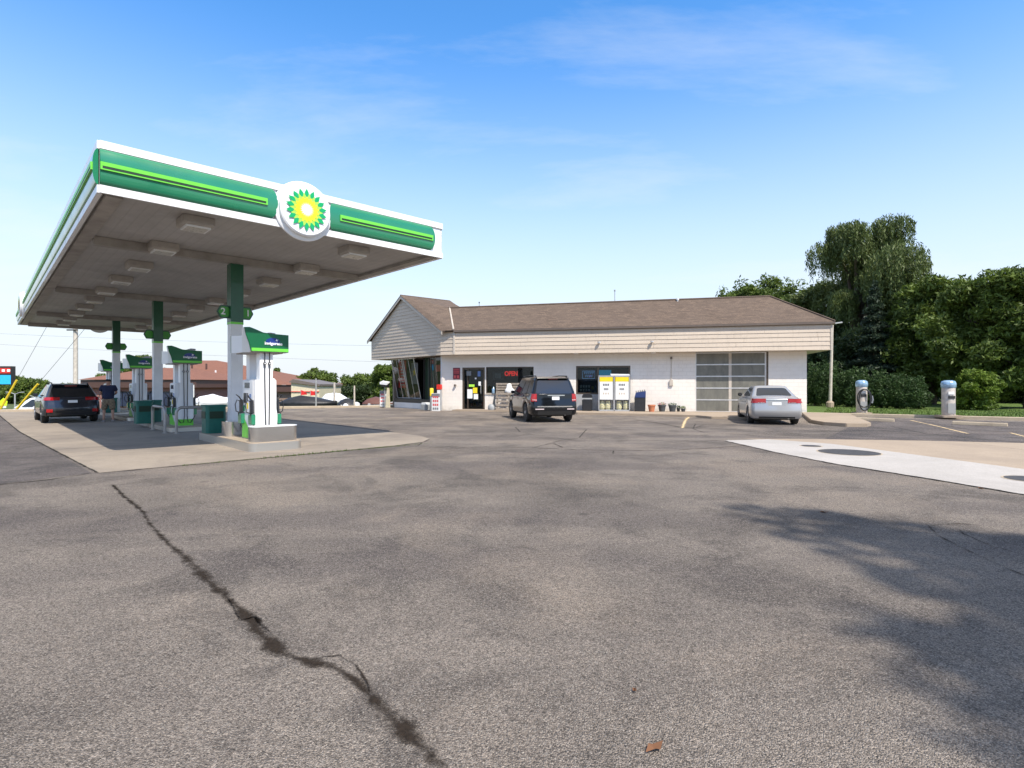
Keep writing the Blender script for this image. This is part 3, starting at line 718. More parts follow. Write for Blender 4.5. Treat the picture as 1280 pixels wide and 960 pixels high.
# ceiling lights
def ceiling_light(x, y):
    m = MB(); m.loft([[(x + a * .29, y + b * .29, Z0 + .058) for a, b in ((-1, -1), (1, -1), (1, 1), (-1, 1))], [(x + a * .29, y + b * .29, Z0 - .10) for a, b in ((-1, -1), (1, -1), (1, 1), (-1, 1))],
                      [(x + a * .26, y + b * .26, Z0 - .13) for a, b in ((-1, -1), (1, -1), (1, 1), (-1, 1))]])
    f = m.build('ceiling_light', 'fixture', can, bevel=.012)
    m = MB(); m.box(x - .23, x + .23, y - .23, y + .23, Z0 - .165, Z0 - .131); m.build('light_rim', 'white_soft', f)
    m = MB(); m.box(x - .19, x + .19, y - .19, y + .19, Z0 - .172, Z0 - .1655); m.build('lens', 'lens', f)
for k in range(10):
    for x in (1.70, 5.22):
        y = .82 + 2.82 * k
        if min(abs(y - c) for c in colY) < .4: y += .0
        ceiling_light(x, y)
# ------------------------------------------------------------------ islands, pumps
def rrect(x0, x1, y0, y1, r, n=6):
    out = []
    for (cx, cy, a0) in ((x1 - r, y0 + r, -90), (x1 - r, y1 - r, 0), (x0 + r, y1 - r, 90), (x0 + r, y0 + r, 180)):
        for k in range(n + 1):
            a = R(a0 + 90 * k / n); out.append((cx + r * math.cos(a), cy + r * math.sin(a)))
    return out
PY = [2.14, 9.42, 16.6, 23.6]
isl_lab = ['steel edged concrete pump island nearest the camera', 'low pump island behind the bent pipe guards', 'pump island beside the standing man', 'farthest pump island beneath the canopy']
for i, (y0, y1) in enumerate(((.98, 5.1), (8.2, 13.9), (15.6, 19.4), (21.3, 25.4))):
    h = .2 if i == 0 else .14
    it = root('pump_island', isl_lab[i], 'pump island', (*CW(CC, y0), 0), CA, 'pump islands')
    m = MB(); m.prism(rrect(-.60, .60, 0, y1 - y0, .18), -.05, h - .012); m.build('steel_skirt', 'steel_dull', it, smooth=40)
    m = MB(); m.prism(rrect(-.585, .585, .015, y1 - y0 - .015, .17), h - .012, h + .003); m.build('island_top', 'tan_conc', it)
def pump(i, y, z0, label):
    p = root('fuel_pump', label, 'fuel pump', (*CW(CC, y), z0), CA, 'fuel pumps under the canopy')
    w, l = .25, .48
    H1 = 1.42
    # body: white end panels that flare like a bottle toward the base, display faces on both sides
    m = MB(); m.box(-w, w, -l + .05, l - .05, 0, H1); body = m.build('cabinet', 'white_soft', p, bevel=.015)
    for s_ in (-1, 1):
        prof = [(-w + .02, 0), (w - .02, 0), (w, .35), (w + .01, .55), (w - .04, .85), (w - .09, H1 * .78), (w - .09, H1 + .03), (-w + .09, H1 + .03), (-w + .09, H1 * .78), (-w + .04, .85), (-w - .01, .55), (-w, .35)]
        prof = [(a + .0 * s_, b) for a, b in prof]
        m = MB(); m.prism_y(prof, s_ * l - (.052 if s_ > 0 else 0), s_ * l + (.0 if s_ > 0 else .052)); m.build('end_panel', 'white_panel', p, bevel=.02, smooth=40)
        m = MB(); m.box(-w + .10, w - .10, s_ * (l - .13) - .12, s_ * (l - .13) + .12, H1, 2.07); m.build('hose_tower', 'white_panel', p, bevel=.012)
        # hoses hanging from the header down the end face
        for k in (-1, 1):
            yy = s_ * (l + .035); x = .055 * k
            m = MB(); m.tube([(x, yy, 2.06), (x, yy, 1.5), (x * .9, yy + s_ * .01, .9), (x * .7, yy + s_ * .02, .35), (x * 1.2, yy + s_ * .03, .12), (x * 2.6, yy + s_ * .02, .10), (k * (w + .03), yy - s_ * .05, .30), (k * (w + .10), yy - s_ * .10, .62)], .013, 6); h_ = m.build('hose', 'black_rubber', p, smooth=60)
            m = MB(); m.lathe([(.034, -.02), (.034, .02)], x, yy, 1.80, 12, 'y'); m.build('breakaway', 'black_plastic', h_)
            m = MB(); m.lathe([(.017, -.024), (.017, .024)], x, yy, 1.80, 10, 'y'); m.build('breakaway_cap', 'white_soft', h_)
            # nozzle in its boot
            nx, ny = k * (w + .05), s_ * (l - .12)
            m = MB()
            m.hexa([(nx - .03, ny - .07, .62), (nx + .03, ny - .07, .62), (nx + .03, ny + .07, .60), (nx - .03, ny + .07, .60)], [(nx - .03, ny - .04, .95), (nx + .03, ny - .04, .95), (nx + .03, ny + .08, .92), (nx - .03, ny + .08, .92)])
            nz = m.build('nozzle', 'black_plastic', p, bevel=.015)
            m = MB(); m.tube([(nx + k * .02, ny, .90), (nx + k * .10, ny, .93), (nx + k * .14, ny, .82), (nx + k * .12, ny, .66), (nx + k * .03, ny, .62)], .012, 6); m.build('handle_guard', 'black_plastic', nz)
            m = MB(); m.tube([(nx + k * .01, ny, .94), (nx + k * .06, ny - s_ * .02, 1.01), (nx + k * .10, ny + s_ * .06, 1.06)], [.018, .015, .012], 6); m.build('hose_swivel', 'black_rubber', nz)
            m = MB(); m.box(nx - .045, nx + .045, ny - .13, ny + .11, .36, .60); m.build('nozzle_boot', 'bp_green', p, bevel=.01)
    for k in (-1, 1):
        X = k * (w + .004); X2 = k * (w + .02)
        def face(name, mat, ya, yb, za, zb, par=body, d=.012):
            m = MB(); m.box(min(X, X + k * d), max(X, X + k * d), ya, yb, za, zb); return m.build(name, mat, par)
        face('display_panel', 'white_panel', -.34, .36, .64, 1.39, p)
        face('screen', 'screen', -.12, .22, 1.22, 1.35, d=.018); face('grade_button', 'sticker_blue', -.22, -.12, .90, 1.08, d=.018)
        face('grade_button', 'sticker_yellow', -.02, .07, .72, .86, d=.018); face('card_reader', 'black_plastic', .12, .26, .86, 1.10, d=.028)
        face('keypad', 'grey_print', -.02, .08, .92, 1.10, d=.02); face('notice', 'bp_green', .20, .33, .66, .80, d=.018)
        m = MB(); m.add([(X2, -.40, 0.02), (X2, .40, .02), (X2, .40, .58)], [(0, 1, 2)]); m.add([(X2 - k * .01, -.40, 0.02), (X2 - k * .01, .40, .02), (X2 - k * .01, .40, .58)], [(0, 2, 1)]); m.build('lime_corner', 'lime', p, recalc=False)
        m = MB(); m.add([(X2 - k * .006, -.40, 0.02), (X2 - k * .006, .40, .58), (X2 - k * .006, -.40, .58)], [(0, 1, 2)]); m.build('base_panel', 'white_panel', p, recalc=False)
    if i > 0:
        m = MB(); m.box(-w + .015, w - .015, -l - .008, -l - .001, 0.01, .22); m.build('lime_base', 'lime', p)
    # header: flared horn on each end, twisted shape
    hz0, hz1 = 2.07, 2.50
    A = [(-.39, hz0), (.47, hz0), (.47, hz1 - .01), (.12, hz1), (-.12, hz1 + .02), (-.30, hz1 + .09), (-.42, hz1 + .13), (-.54, hz1 + .12), (-.50, hz1 - .06), (-.44, hz1 - .22)]
    B = [(-.40, hz0), (.40, hz0), (.40, hz1 - .03), (.12, hz1 - .02), (-.12, hz1 - .02), (-.28, hz1 - .02), (-.36, hz1 - .02), (-.40, hz1 - .03), (-.40, hz1 - .10), (-.40, hz1 - .22)]
    Cc = [(-.47, hz0), (.39, hz0), (.44, hz1 - .22), (.50, hz1 - .06), (.54, hz1 + .12), (.42, hz1 + .13), (.30, hz1 + .09), (.12, hz1 + .02), (-.12, hz1), (-.47, hz1 - .01)]
    # white core: loft from near outline to plain middle to far outline (separate lofts so the point order matches)
    m = MB(); m.loft([[(a, -.56, b) for a, b in A], [(a * .985, -.40, b - .01) for a, b in A], [(a, 0, b) for a, b in B]])
    m.loft([[(-a, .56, b) for a, b in A], [(-a * .985, .40, b - .01) for a, b in A], [(-a, 0.001, b) for a, b in B]])
    hd = m.build('header', 'white_panel', p, smooth=35)
    for s_ in (1, -1):
        m = MB(); m.loft([[(s_ * a * 1.0, -s_ * .565, b) for a, b in A], [(s_ * a * 1.004, -s_ * .605, b + .002) for a, b in A]]); sh = m.build('header_shell', 'head_green', hd, bevel=.006)
        m = MB(); m.box(min(s_ * -.385, s_ * .465), max(s_ * -.385, s_ * .465), min(-s_ * .6065, -s_ * .612), max(-s_ * .6065, -s_ * .612), hz0 + .012, hz0 + .085); m.build('lime_strip', 'lime', sh)
        m = MB(); nn = 24
        cx, cz = s_ * .10, hz0 + .245
        m.prism_y([(cx + .165 * math.cos(2 * math.pi * q / nn), cz + .09 * math.sin(2 * math.pi * q / nn)) for q in range(nn)], min(-s_ * .607, -s_ * .613), max(-s_ * .607, -s_ * .613)); lb = m.build('header_emblem', 'logo_blue', sh)
        if s_ == 1:
            text('wordmark', 'invigorate', .098, 'logo_white', lb, (cx + .01, -.616, cz - .045), bold=.0025, sx=1.05)
            m = MB(); sx_, sz_ = cx + .085, cz + .035
            st = [(sx_ + (.04 if q % 2 == 0 else .013) * math.cos(math.pi * q / 4 + .4), sz_ + (.04 if q % 2 == 0 else .013) * math.sin(math.pi * q / 4 + .4)) for q in range(8)]
            m.prism_y(st, -.617, -.6135); m.build('star', 'logo_white', lb)
    m = MB(); m.box(-.37, .37, -.5, .5, hz0 - .03, hz0 + .002); m.build('header_tray', 'beam', p)
pl = ['fuel pump nearest the camera behind the stainless bumper', 'second fuel pump standing behind the bent pipe guard', 'third fuel pump with a dangling hose between two columns', 'farthest fuel pump partly hidden by the column near the man']
for i, y in enumerate(PY): pump(i, y, .203 if i == 0 else .143, pl[i])
# stainless bumpers on island 1
m = MB()
def ushape(x0, x1, y0, y1, r, t=.012, z0=.205, z1=.55):
    o = rrect(x0, x1, y0, y1, r, 8)
    return o
bt = root('pump_bumper', 'brushed stainless bumper wrapping the near end of the closest island', 'bumper guard', (*CW(CC, .98), .204), CA, 'stainless bumpers on the near island')
o_ = rrect(-.52, .52, .08, .50, .16, 8)
m = MB(); m.prism(o_, 0, .34); m.build('bumper_shell', 'steel', bt, smooth=40)
m = MB(); m.prism(rrect(-.53, .53, .07, .51, .17, 8), .34, .355); m.build('bumper_cap', 'white_soft', bt, smooth=40)
bt = root('pump_bumper', 'short round stainless bumper near the white column base', 'bumper guard', (*CW(CC - .34, 2.98), .204), CA, 'stainless bumpers on the near island')
m = MB(); m.prism(rrect(-.16, .42, 0, .5, .15, 8), 0, .36); m.build('bumper_shell', 'steel', bt, smooth=40)
m = MB(); m.prism(rrect(-.165, .425, -.005, .505, .155, 8), .36, .372); m.build('bumper_cap', 'steel', bt, smooth=40)
# green waste bins
def bin_(a, b, label, sc_=1, z=.2):
    t = root('waste_bin', label, 'waste bin', (*CW(a, b), z), CA, 'green waste bins by the pumps')
    m = MB(); m.prism(rrect(-.25, .25, -.25, .25, .08), 0, .74 * sc_); bb = m.build('bin_body', 'bin_green', t, smooth=40)
    m = MB(); m.prism(rrect(-.27, .27, -.27, .27, .09), .74 * sc_, .80 * sc_); m.build('lid', 'bin_green', t, smooth=40)
    m = MB(); m.box(-.17, .17, -.262, -.251, .42 * sc_, .62 * sc_); m.box(-.262, -.251, -.17, .17, .42 * sc_, .62 * sc_); m.build('opening', 'slot', bb)
bin_(CC - .33, 4.62, 'green waste bin on the nearest island behind its column', .95)
bin_(CC - .75, 11.35, 'green waste bin standing closest to the bent pipe guards', 1.0, .14)
bin_(CC - .34, 12.05, 'green waste bin just behind another by the middle column', 1.0, .143)
bin_(CC - .30, 21.55, 'far green waste bin beside the standing man', .9, .14)
# inverted U pipe guards
def guard(a0, b0, a1, b1, label, h=.80):
    t = root('pipe_guard', label, 'pipe guard', (*CW(a0, b0), 0), CA, 'bent pipe guards before the second pump')
    dx_, dy_ = a1 - a0, b1 - b0; L = math.hypot(dx_, dy_); ux, uy = dx_ / L, dy_ / L; r = .17; pts = [(0, 0, -.02), (0, 0, h - r)]
    for k in range(1, 7):
        an = R(90 * k / 6); pts.append((ux * r * (1 - math.cos(an)), uy * r * (1 - math.cos(an)), h - r + r * math.sin(an)))
    for k in range(0, 7):
        an = R(90 * k / 6); q = L - r + r * math.sin(an); pts.append((ux * q, uy * q, h - r + r * math.cos(an)))
    pts.append((dx_, dy_, -.02))
    m = MB(); m.tube(pts, .045, 12); m.build('bent_pipe', 'pipe', t, smooth=50)
    m = MB()
    for q in ((0, 0), (dx_, dy_)): m.lathe([(.08, 0), (.08, .02), (.05, .025)], q[0], q[1], .005, 14)
    m.build('foot_flange', 'pipe', t)
guard(2.85, 7.55, 3.80, 7.55, 'bent pipe guard across the near end of the second island')
guard(2.62, 7.9, 2.62, 9.6, 'bent pipe guard alongside the second island')
# ------------------------------------------------------------------ store building
BA = -R(13.0); W0 = (14.86, 28.19)
store = root('convenience_store', 'low white block convenience store with tan siding, brown shingle roof and a gabled end', 'store building', (W0[0], W0[1], 0), BA)
BX = Vector((math.cos(BA), math.sin(BA))); BY = Vector((-math.sin(BA), math.cos(BA)))
def BWp(u, v): p = Vector(W0) + BX * u + BY * v; return (p.x, p.y)
def wl(px, off=0.):     # local u of the point seen at image column px on the plane v=off
    k = (px - 640) / F; b = Vector(W0) + BY * off
    return (k * b.y - b.x) / (BX.x - k * BX.y)
def wz(px, py, off=0.):
    u = wl(px, off); y = W0[1] + BX.y * u + BY.y * off; return 1.5 + (481 - py) / F * y
FT, FB = 4.57, 3.21     # fascia top, bottom
WL = wl(552.5)          # left end of the wall
D = 9.0
dL, dR = wl(577.8), wl(606); w1L, w1R = wl(607.5), wl(667); w2L, w2R = wl(720), wl(788); gL, gR = wl(869.5), wl(958)
dT = wz(592, 459.3); w1T = wz(640, 458.5); w1B = wz(640, 491.8); w2T = wz(750, 457.3); w2B = wz(735, 493); gT = FB - .02
TH = .22
m = MB()
def wallbox(x0, x1, z0, z1): m.box(x0, x1, 0, TH, z0, z1)
wallbox(WL, dL, 0, 3.5); wallbox(dL, dR, dT, 3.5); wallbox(dR, w1L, 0, 3.5); wallbox(w1L, w1R, w1T, 3.5); wallbox(w1L, w1R, 0, w1B)
wallbox(w1R, w2L, 0, 3.5); wallbox(w2L, w2R, w2T, 3.5); wallbox(w2L, w2R, 0, w2B); wallbox(w2R, gL, 0, 3.5); wallbox(gL, gR, gT + .1, 3.5); wallbox(gR, 0, 0, 3.5)
m.box(-TH, 0, TH, D, 0, 3.5); m.box(WL - 2.6, 0, D, D + TH, 0, 3.5)
m.build('wall', 'block', store)
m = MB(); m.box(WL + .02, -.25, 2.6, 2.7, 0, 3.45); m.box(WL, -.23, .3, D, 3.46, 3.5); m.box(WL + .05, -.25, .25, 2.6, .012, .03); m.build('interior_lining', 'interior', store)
# fascia box with lap boards
FO = -.76; uR = .93; uL = wl(568, FO)
m = MB(); m.box(uL, uR - .02, FO + .03, FO + .2, FB, FT - .05); m.box(uR - .2, uR - .03, FO + .2, D + .8, FB, FT - .05); m.box(uL, uR - .2, FO + .2, -.003, FB + .0, FB + .05); m.box(.003, uR - .2, -.003, D, FB, FB + .05)
m.build('soffit', 'trim', store)
nb = 6; bh = (FT - .06 - FB) / nb
m = MB()
for k in range(nb):
    z = FB + k * bh
    u = uL
    while u < uR - .02:
        u2 = min(u + random.uniform(3.2, 4.6), uR - .02)
        m.hexa([(u, FO - .004, z), (u2 - .006, FO - .004, z), (u2 - .006, FO + .028, z), (u, FO + .028, z)], [(u, FO + .018, z + bh + .004), (u2 - .006, FO + .018, z + bh + .004), (u2 - .006, FO + .028, z + bh + .004), (u, FO + .028, z + bh + .004)])
        u = u2
    m.hexa([(uR - .028, FO, z), (uR + .004, FO, z), (uR + .004, D + .8, z), (uR - .028, D + .8, z)], [(uR - .028, FO, z + bh), (uR - .018, FO, z + bh), (uR - .018, D + .8, z + bh), (uR - .028, D + .8, z + bh)])
m.build('siding', 'siding', store)
m = MB(); m.box(uL - .06, uL + .04, FO - .02, FO + .03, FB, FT - .05); m.box(uR - .07, uR + .02, FO - .02, FO + .06, FB - .02, FT - .05); m.build('corner_trim', 'trim', store)
m = MB(); m.prism_x([(FO - .02, FT - .14), (FO - .13, FT - .10), (FO - .14, FT - .01), (FO - .02, FT - .01)], uL, uR + .1); m.box(uR + .0, uR + .1, FO - .02, D + .8, FT - .14, FT - .02); m.build('gutter', 'gutter', store)
# hipped mansard skirt roof with a flat deck behind the ridge
a = 2.43; RZ = 6.18; e0 = (uL, FO - .10, FT); u1 = uR + .10
ob = [(uL - .5, FO - .10, FT), (u1, FO - .10, FT), (u1, D + .9, FT), (uL - 2.2, D + .9, FT)]
ib = [(uL - 1.6, FO - .1 + a, RZ), (u1 - a, FO - .1 + a, RZ + .06), (u1 - a, D + .9 - a, RZ + .06), (uL + 0, D + .9 - a, RZ)]
m = MB(); m.add(ob + ib, [(0, 1, 5, 4), (1, 2, 6, 5), (2, 3, 7, 6), (4, 5, 6, 7)]); m.add([(p[0], p[1], p[2] - .06) for p in ob], [(0, 3, 2, 1)])
rf = m.build('roof', 'shingle', store)
m = MB(); m.tube([(ib[0][0] + .4, ib[0][1], RZ + .02), (ib[1][0], ib[1][1], RZ + .08)], .05, 6); m.tube([(ib[1][0], ib[1][1], RZ + .08), (u1, FO - .1, FT + .03)], .045, 6); m.build('ridge_cap', 'shingle', rf)
# gable wing, world coordinates
Gr = Vector((-4.10, 32.05)); Gl = Gr + Vector((-.65, .76)) * 8.62; gd = Vector((.76, .65)); ga = Vector((-.65, .76))
def g3(s, d, z): p = Gr + ga * s + gd * d; return (p.x, p.y, z)
SA = 4.31; AZ = 7.0
m = MB(); k = 0; z = FB
while z < AZ - .1:
    z2 = min(z + .205, AZ - .06)
    def ext(zz): return (0, 8.62) if zz <= FT - .02 else (SA * (zz - FT) / (AZ - FT), 8.62 - SA * (zz - FT) / (AZ - FT))
    (a0, b0), (a1, b1) = ext(z), ext(z2)
    m.hexa([g3(a0, -.004, z), g3(b0, -.004, z), g3(b0, .03, z), g3(a0, .03, z)], [g3(a1, .018, z2 + .003), g3(b1, .018, z2 + .003), g3(b1, .03, z2 + .003), g3(a1, .03, z2 + .003)])
    z += .205
# short return from the gable corner to the main fascia
r0 = Gr; r1 = Vector(BWp(uL, FO)); rd = (r1 - r0).normalized(); rn = Vector((rd.y, -rd.x))
for k in range(nb):
    z = FB + k * bh
    q = [r0, r1]
    m.hexa([(r0.x + rn.x * .004, r0.y + rn.y * .004, z), (r1.x + rn.x * .004, r1.y + rn.y * .004, z), (r1.x - rn.x * .03, r1.y - rn.y * .03, z), (r0.x - rn.x * .03, r0.y - rn.y * .03, z)],
           [(r0.x - rn.x * .018, r0.y - rn.y * .018, z + bh), (r1.x - rn.x * .018, r1.y - rn.y * .018, z + bh), (r1.x - rn.x * .03, r1.y - rn.y * .03, z + bh), (r0.x - rn.x * .03, r0.y - rn.y * .03, z + bh)])
# left return of the wing
for k in range(nb):
    z = FB + k * bh; m.hexa([g3(8.62, 0, z), g3(8.624, 0, z), g3(8.624, 6, z), g3(8.62, 6, z)], [g3(8.6, 0, z + bh), g3(8.61, 0, z + bh), g3(8.61, 6, z + bh), g3(8.6, 6, z + bh)])
m.build('gable_siding', 'siding', store, world=True)
m = MB(); m.hexa([g3(.02, .032, FB), g3(8.58, .032, FB), g3(8.58, 6, FB), g3(.02, 6, FB)], [g3(.02, .032, FT - .1), g3(8.58, .032, FT - .1), g3(8.58, 6, FT - .1), g3(.02, 6, FT - .1)])
m.add([g3(.05, .035, FT - .1), g3(8.57, .035, FT - .1), g3(SA, .035, AZ - .1)], [(0, 1, 2)])
m.add([(r0.x, r0.y, FB + .02), (r1.x, r1.y, FB + .02), (*BWp(uL, -.01), FB + .02), g3(-.0, .8, FB + .02)], [(0, 1, 2, 3)])
m.build('wing_soffit', 'trim', store, world=True)
# rake boards
m = MB()
for sgn in (0, 1):
    def s_(v): return v if sgn == 0 else 8.62 - v
    z_ = lambda v: FT + (AZ - FT) * v / SA
    m.hexa([g3(s_(-.36), -.16, z_(-.36) - .02), g3(s_(SA), -.16, AZ - .07), g3(s_(SA), -.12, AZ - .07), g3(s_(-.36), -.12, z_(-.36) - .02)],
           [g3(s_(-.36), -.16, z_(-.36) + .15), g3(s_(SA), -.16, AZ + .12), g3(s_(SA), -.12, AZ + .12), g3(s_(-.36), -.12, z_(-.36) + .15)])
m.build('rake_board', 'trim', store, world=True)
m = MB()
A_ = Vector(g3(SA, -.17, AZ + .14)); B_ = Vector(g3(SA, 3.56, AZ + .14)); Wv = Vector((-3.30, 31.52, FT + .03)); Vv = Vector((-3.82, 34.2, RZ + .03)); Gc = Vector(g3(-.30, -.17, FT - .02)); Gx = Vector(g3(-.1, .35, FT + .03))
Cb = Vector((-3.2, 37.2, 6.42)); Gl_ = Vector(g3(8.92, -.17, FT - .02)); Gl2 = Vector(g3(8.92, 6.5, FT - .02)); Bk = Vector(g3(3, 7.5, FT)); Vb = Vector((-2.6, 37.0, RZ))
m.add([A_, B_, Vv, Wv, Gc, Cb, Gl_, Gl2, Bk, Vb], [(0, 4, 3), (0, 3, 2), (0, 2, 1), (1, 2, 9), (1, 9, 5), (0, 1, 7, 6), (1, 5, 8), (1, 8, 7)])
dn = Vector((0, 0, .05)); m.add([A_ - dn, B_ - dn, Gl2 - dn, Gl_ - dn, Gc - dn, Wv - dn, Vv - dn], [(0, 3, 2, 1), (0, 1, 6), (0, 6, 5), (0, 5, 4)])
m.build('gable_roof', 'shingle', store, world=True, recalc=False)
m = MB(); m.tube([Wv + Vector((0, 0, .02)), Vv + Vector((0, 0, .02))], .05, 6); m.build('valley_flashing', 'trim', store, world=True)
m = MB(); m.tube([tuple(A_), tuple(B_)], .045, 6); m.tube([tuple(B_), tuple(Cb)], .04, 6); m.build('wing_ridge_cap', 'shingle', store, world=True)
# wing storefront: low wall, canted glass that leans out at the top
sO = Vector(BWp(WL - .02, .12)); sl = 5.75
def s3(s, d, z): p = sO + ga * s + gd * d; return (p.x, p.y, z)
m = MB(); m.hexa([s3(.9, 0, 0), s3(sl, 0, 0), s3(sl, .25, 0), s3(.9, .25, 0)], [s3(.9, 0, .36), s3(sl, 0, .36), s3(sl, .25, .36), s3(.9, .25, .36)]); m.build('storefront_base', 'white_soft', store, world=True)
m = MB(); m.hexa([s3(.9, .02, .36), s3(sl, .02, .36), s3(sl, .9, .36), s3(.9, .9, .36)], [s3(.9, .02, .60), s3(sl, .02, .60), s3(sl, .9, .60), s3(.9, .9, .60)]); m.build('storefront_sill', 'bracket', store, world=True)
m = MB(); m.hexa([s3(sl, 0, 0), s3(sl + .2, 0, 0), s3(sl + .2, 5, 0), s3(sl, 5, 0)], [s3(sl, 0, 3.3), s3(sl + .2, 0, 3.3), s3(sl + .2, 5, 3.3), s3(sl, 5, 3.3)]); m.build('wing_side_wall', 'gutter', store, world=True)
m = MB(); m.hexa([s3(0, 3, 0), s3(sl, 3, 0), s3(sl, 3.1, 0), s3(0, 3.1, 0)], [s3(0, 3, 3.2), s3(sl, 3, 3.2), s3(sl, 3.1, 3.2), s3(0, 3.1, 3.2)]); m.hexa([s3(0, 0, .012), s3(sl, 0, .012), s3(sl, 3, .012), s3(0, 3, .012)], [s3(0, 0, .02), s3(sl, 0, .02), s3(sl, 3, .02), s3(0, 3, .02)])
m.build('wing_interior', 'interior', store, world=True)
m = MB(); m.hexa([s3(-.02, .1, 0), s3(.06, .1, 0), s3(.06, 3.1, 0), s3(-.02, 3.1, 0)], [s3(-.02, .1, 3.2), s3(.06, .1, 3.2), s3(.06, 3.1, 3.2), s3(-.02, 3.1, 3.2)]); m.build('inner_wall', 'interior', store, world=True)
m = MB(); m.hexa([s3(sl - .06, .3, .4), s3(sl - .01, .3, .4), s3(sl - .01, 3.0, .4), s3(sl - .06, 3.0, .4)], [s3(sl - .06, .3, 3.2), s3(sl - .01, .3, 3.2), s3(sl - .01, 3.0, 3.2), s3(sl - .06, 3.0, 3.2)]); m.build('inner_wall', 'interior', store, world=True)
# three leaning window bays + entrance recess + end bay
bays = [(5.72, 4.25), (4.2, 2.75), (1.45, .12)]
for (b1, b0) in bays:
    lean = -.42 if b1 > 2 else -.12; zb = .62 if b1 > 2 else .45
    b_in = .25
    top = 3.19
    m = MB(); t_ = .06
    def q(s, z, dd=0): return s3(s, b_in + (lean) * (z - zb) / (top - zb) * 1.0 + dd, z)
    def bar(s0, z0, s1, z1, w=.035):
        m.tube([q(s0, z0), q(s1, z1)], w, 4)
    sh = .22 if b1 > 2 else .05
    bar(b0 + .03, zb, b0 + .03 + sh, top); bar(b1 - .03, zb, b1 - .03 + sh * .6, top); bar(b0, zb + .02, b1, zb + .02); bar(b0 + .05, top - .03, b1 + .05, top - .03)
    if b1 > 2: bar((b0 + b1) / 2, zb, (b0 + b1) / 2 + sh, top, .02)
    wf = m.build('storefront_frame', 'alu' if b1 > 2 else 'bronze', store, world=True)
    m = MB(); m.add([q(b0, zb), q(b1, zb), q(b1 + .1, top), q(b0 + .1, top)], [(0, 1, 2, 3)]); m.build('storefront_pane', 'tinted_glass', wf, world=True, recalc=False)
m = MB(); m.hexa([s3(1.5, .5, 0.02), s3(2.7, .5, .02), s3(2.7, .56, .02), s3(1.5, .56, .02)], [s3(1.5, .5, 3.2), s3(2.7, .5, 3.2), s3(2.7, .56, 3.2), s3(1.5, .56, 3.2)]); m.build('side_entrance', 'slot', store, world=True)
for s in (1.5, 2.1, 2.68):
    m = MB(); m.tube([s3(s, .42, .05), s3(s, .42, 3.18)], .035, 4); m.build('entrance_jamb', 'bracket', store, world=True)
# corner post: downpipe coloured strip
m = MB(); m.tube([s3(.02, -.05, .0), s3(.02, -.05, FB)], .05, 8); m.build('corner_downpipe', 'white_soft', store, world=True)
def framed(name, x0, x1, z0, z1, mat, w=.06, d=(.03, .12), mull=()):
    m = MB(); m.box(x0, x1, d[0], d[1], z0, z0 + w); m.box(x0, x1, d[0], d[1], z1 - w, z1)
    m.box(x0, x0 + w, d[0], d[1], z0 + w, z1 - w); m.box(x1 - w, x1, d[0], d[1], z0 + w, z1 - w)
    for q in mull: m.box(q - w / 2, q + w / 2, d[0], d[1], z0 + w, z1 - w)
    f = m.build(name, mat, store)
    m = MB(); m.box(x0 + w * .5, x1 - w * .5, .07, .078, z0 + w * .5, z1 - w * .5); m.build('pane', 'store_glass', f)
    return f
# entrance door
df = framed('door', dL, dR, .02, dT, 'bronze', .11)
m = MB(); m.box(dL + .30, dL + .36, .02, .065, .1, dT - .11); m.build('door_stile', 'bronze', df)
m = MB(); m.tube([(dR - .22, -.0, 1.0), (dR - .22, -.05, 1.02), (dR - .22, -.05, 1.45), (dR - .22, 0, 1.47)], .014, 6); m.build('door_handle', 'alu', df)
def sticker(par, px0, px1, py0, py1, mat, off=.015, name='sticker'):
    x0, x1 = wl(px0), wl(px1); z1, z0 = wz((px0 + px1) / 2, py0), wz((px0 + px1) / 2, py1)
    m = MB(); m.box(x0, x1, off, off + .006, z0, z1); return m.build(name, mat, par)
sticker(df, 586, 593, 480.5, 483.5, 'logo_lime'); sticker(df, 591, 596.5, 484.5, 491.5, 'sticker_yellow'); sticker(df, 584, 590.5, 486.5, 498, 'paper'); sticker(df, 592, 597.5, 492.5, 499, 'paper')
sticker(df, 583, 589, 464, 469.5, 'tank_label'); sticker(df, 597, 600.5, 464, 470.5, 'sticker_blue'); sticker(df, 598, 601, 477, 482, 'paper'); sticker(df, 593.5, 595.5, 472, 474, 'paper')
wf1 = framed('front_window', w1L, w1R, w1B, w1T, 'bronze', .05)
m = MB(); m.box(w1L - .02, w1R + .02, -.05, .03, w1B - .06, w1B - .001); m.build('sill', 'trim', wf1)
wf2 = framed('front_window', w2L, w2R, w2B, w2T, 'bronze', .09, mull=(wl(747.5),))
m = MB(); m.box(w2L, wl(747), -.015, -.001, .1, w2B); m.build('lower_panel', 'cage', wf2)
# garage door
m = MB(); gw = gR - gL; nr = 5; rh = (gT - .12) / nr; y0 = .05
for k in range(nr + 1): m.box(gL, gR, y0 - .012, y0 + .03, .10 + k * rh - (.03 if k else 0), .10 + k * rh + .03)
m.box(gL, gL + .04, y0 - .010, y0 + .03, .1, gT); m.box(gR - .07, gR, y0 - .010, y0 + .03, .1, gT)
gm = wl(912.8)
gd_ = m.build('garage_door', 'alu', store)
m = MB(); m.box(gm - .07, gm + .07, y0 - .008, y0 + .028, .12, gT - .02); m.build('door_mullion', 'trim', gd_)
for k in range(nr):
    for (x0, x1) in ((gL + .04, gm - .07), (gm + .07, gR - .07)):
        m = MB(); m.box(x0, x1, y0 + .005, y0 + .02, .13 + k * rh, .10 + (k + 1) * rh - .03); m.build('door_pane', 'frosted', gd_)
m = MB(); m.box(gR, gR + .09, -.012, .02, 0, gT); m.build('door_jamb', 'bronze', gd_)
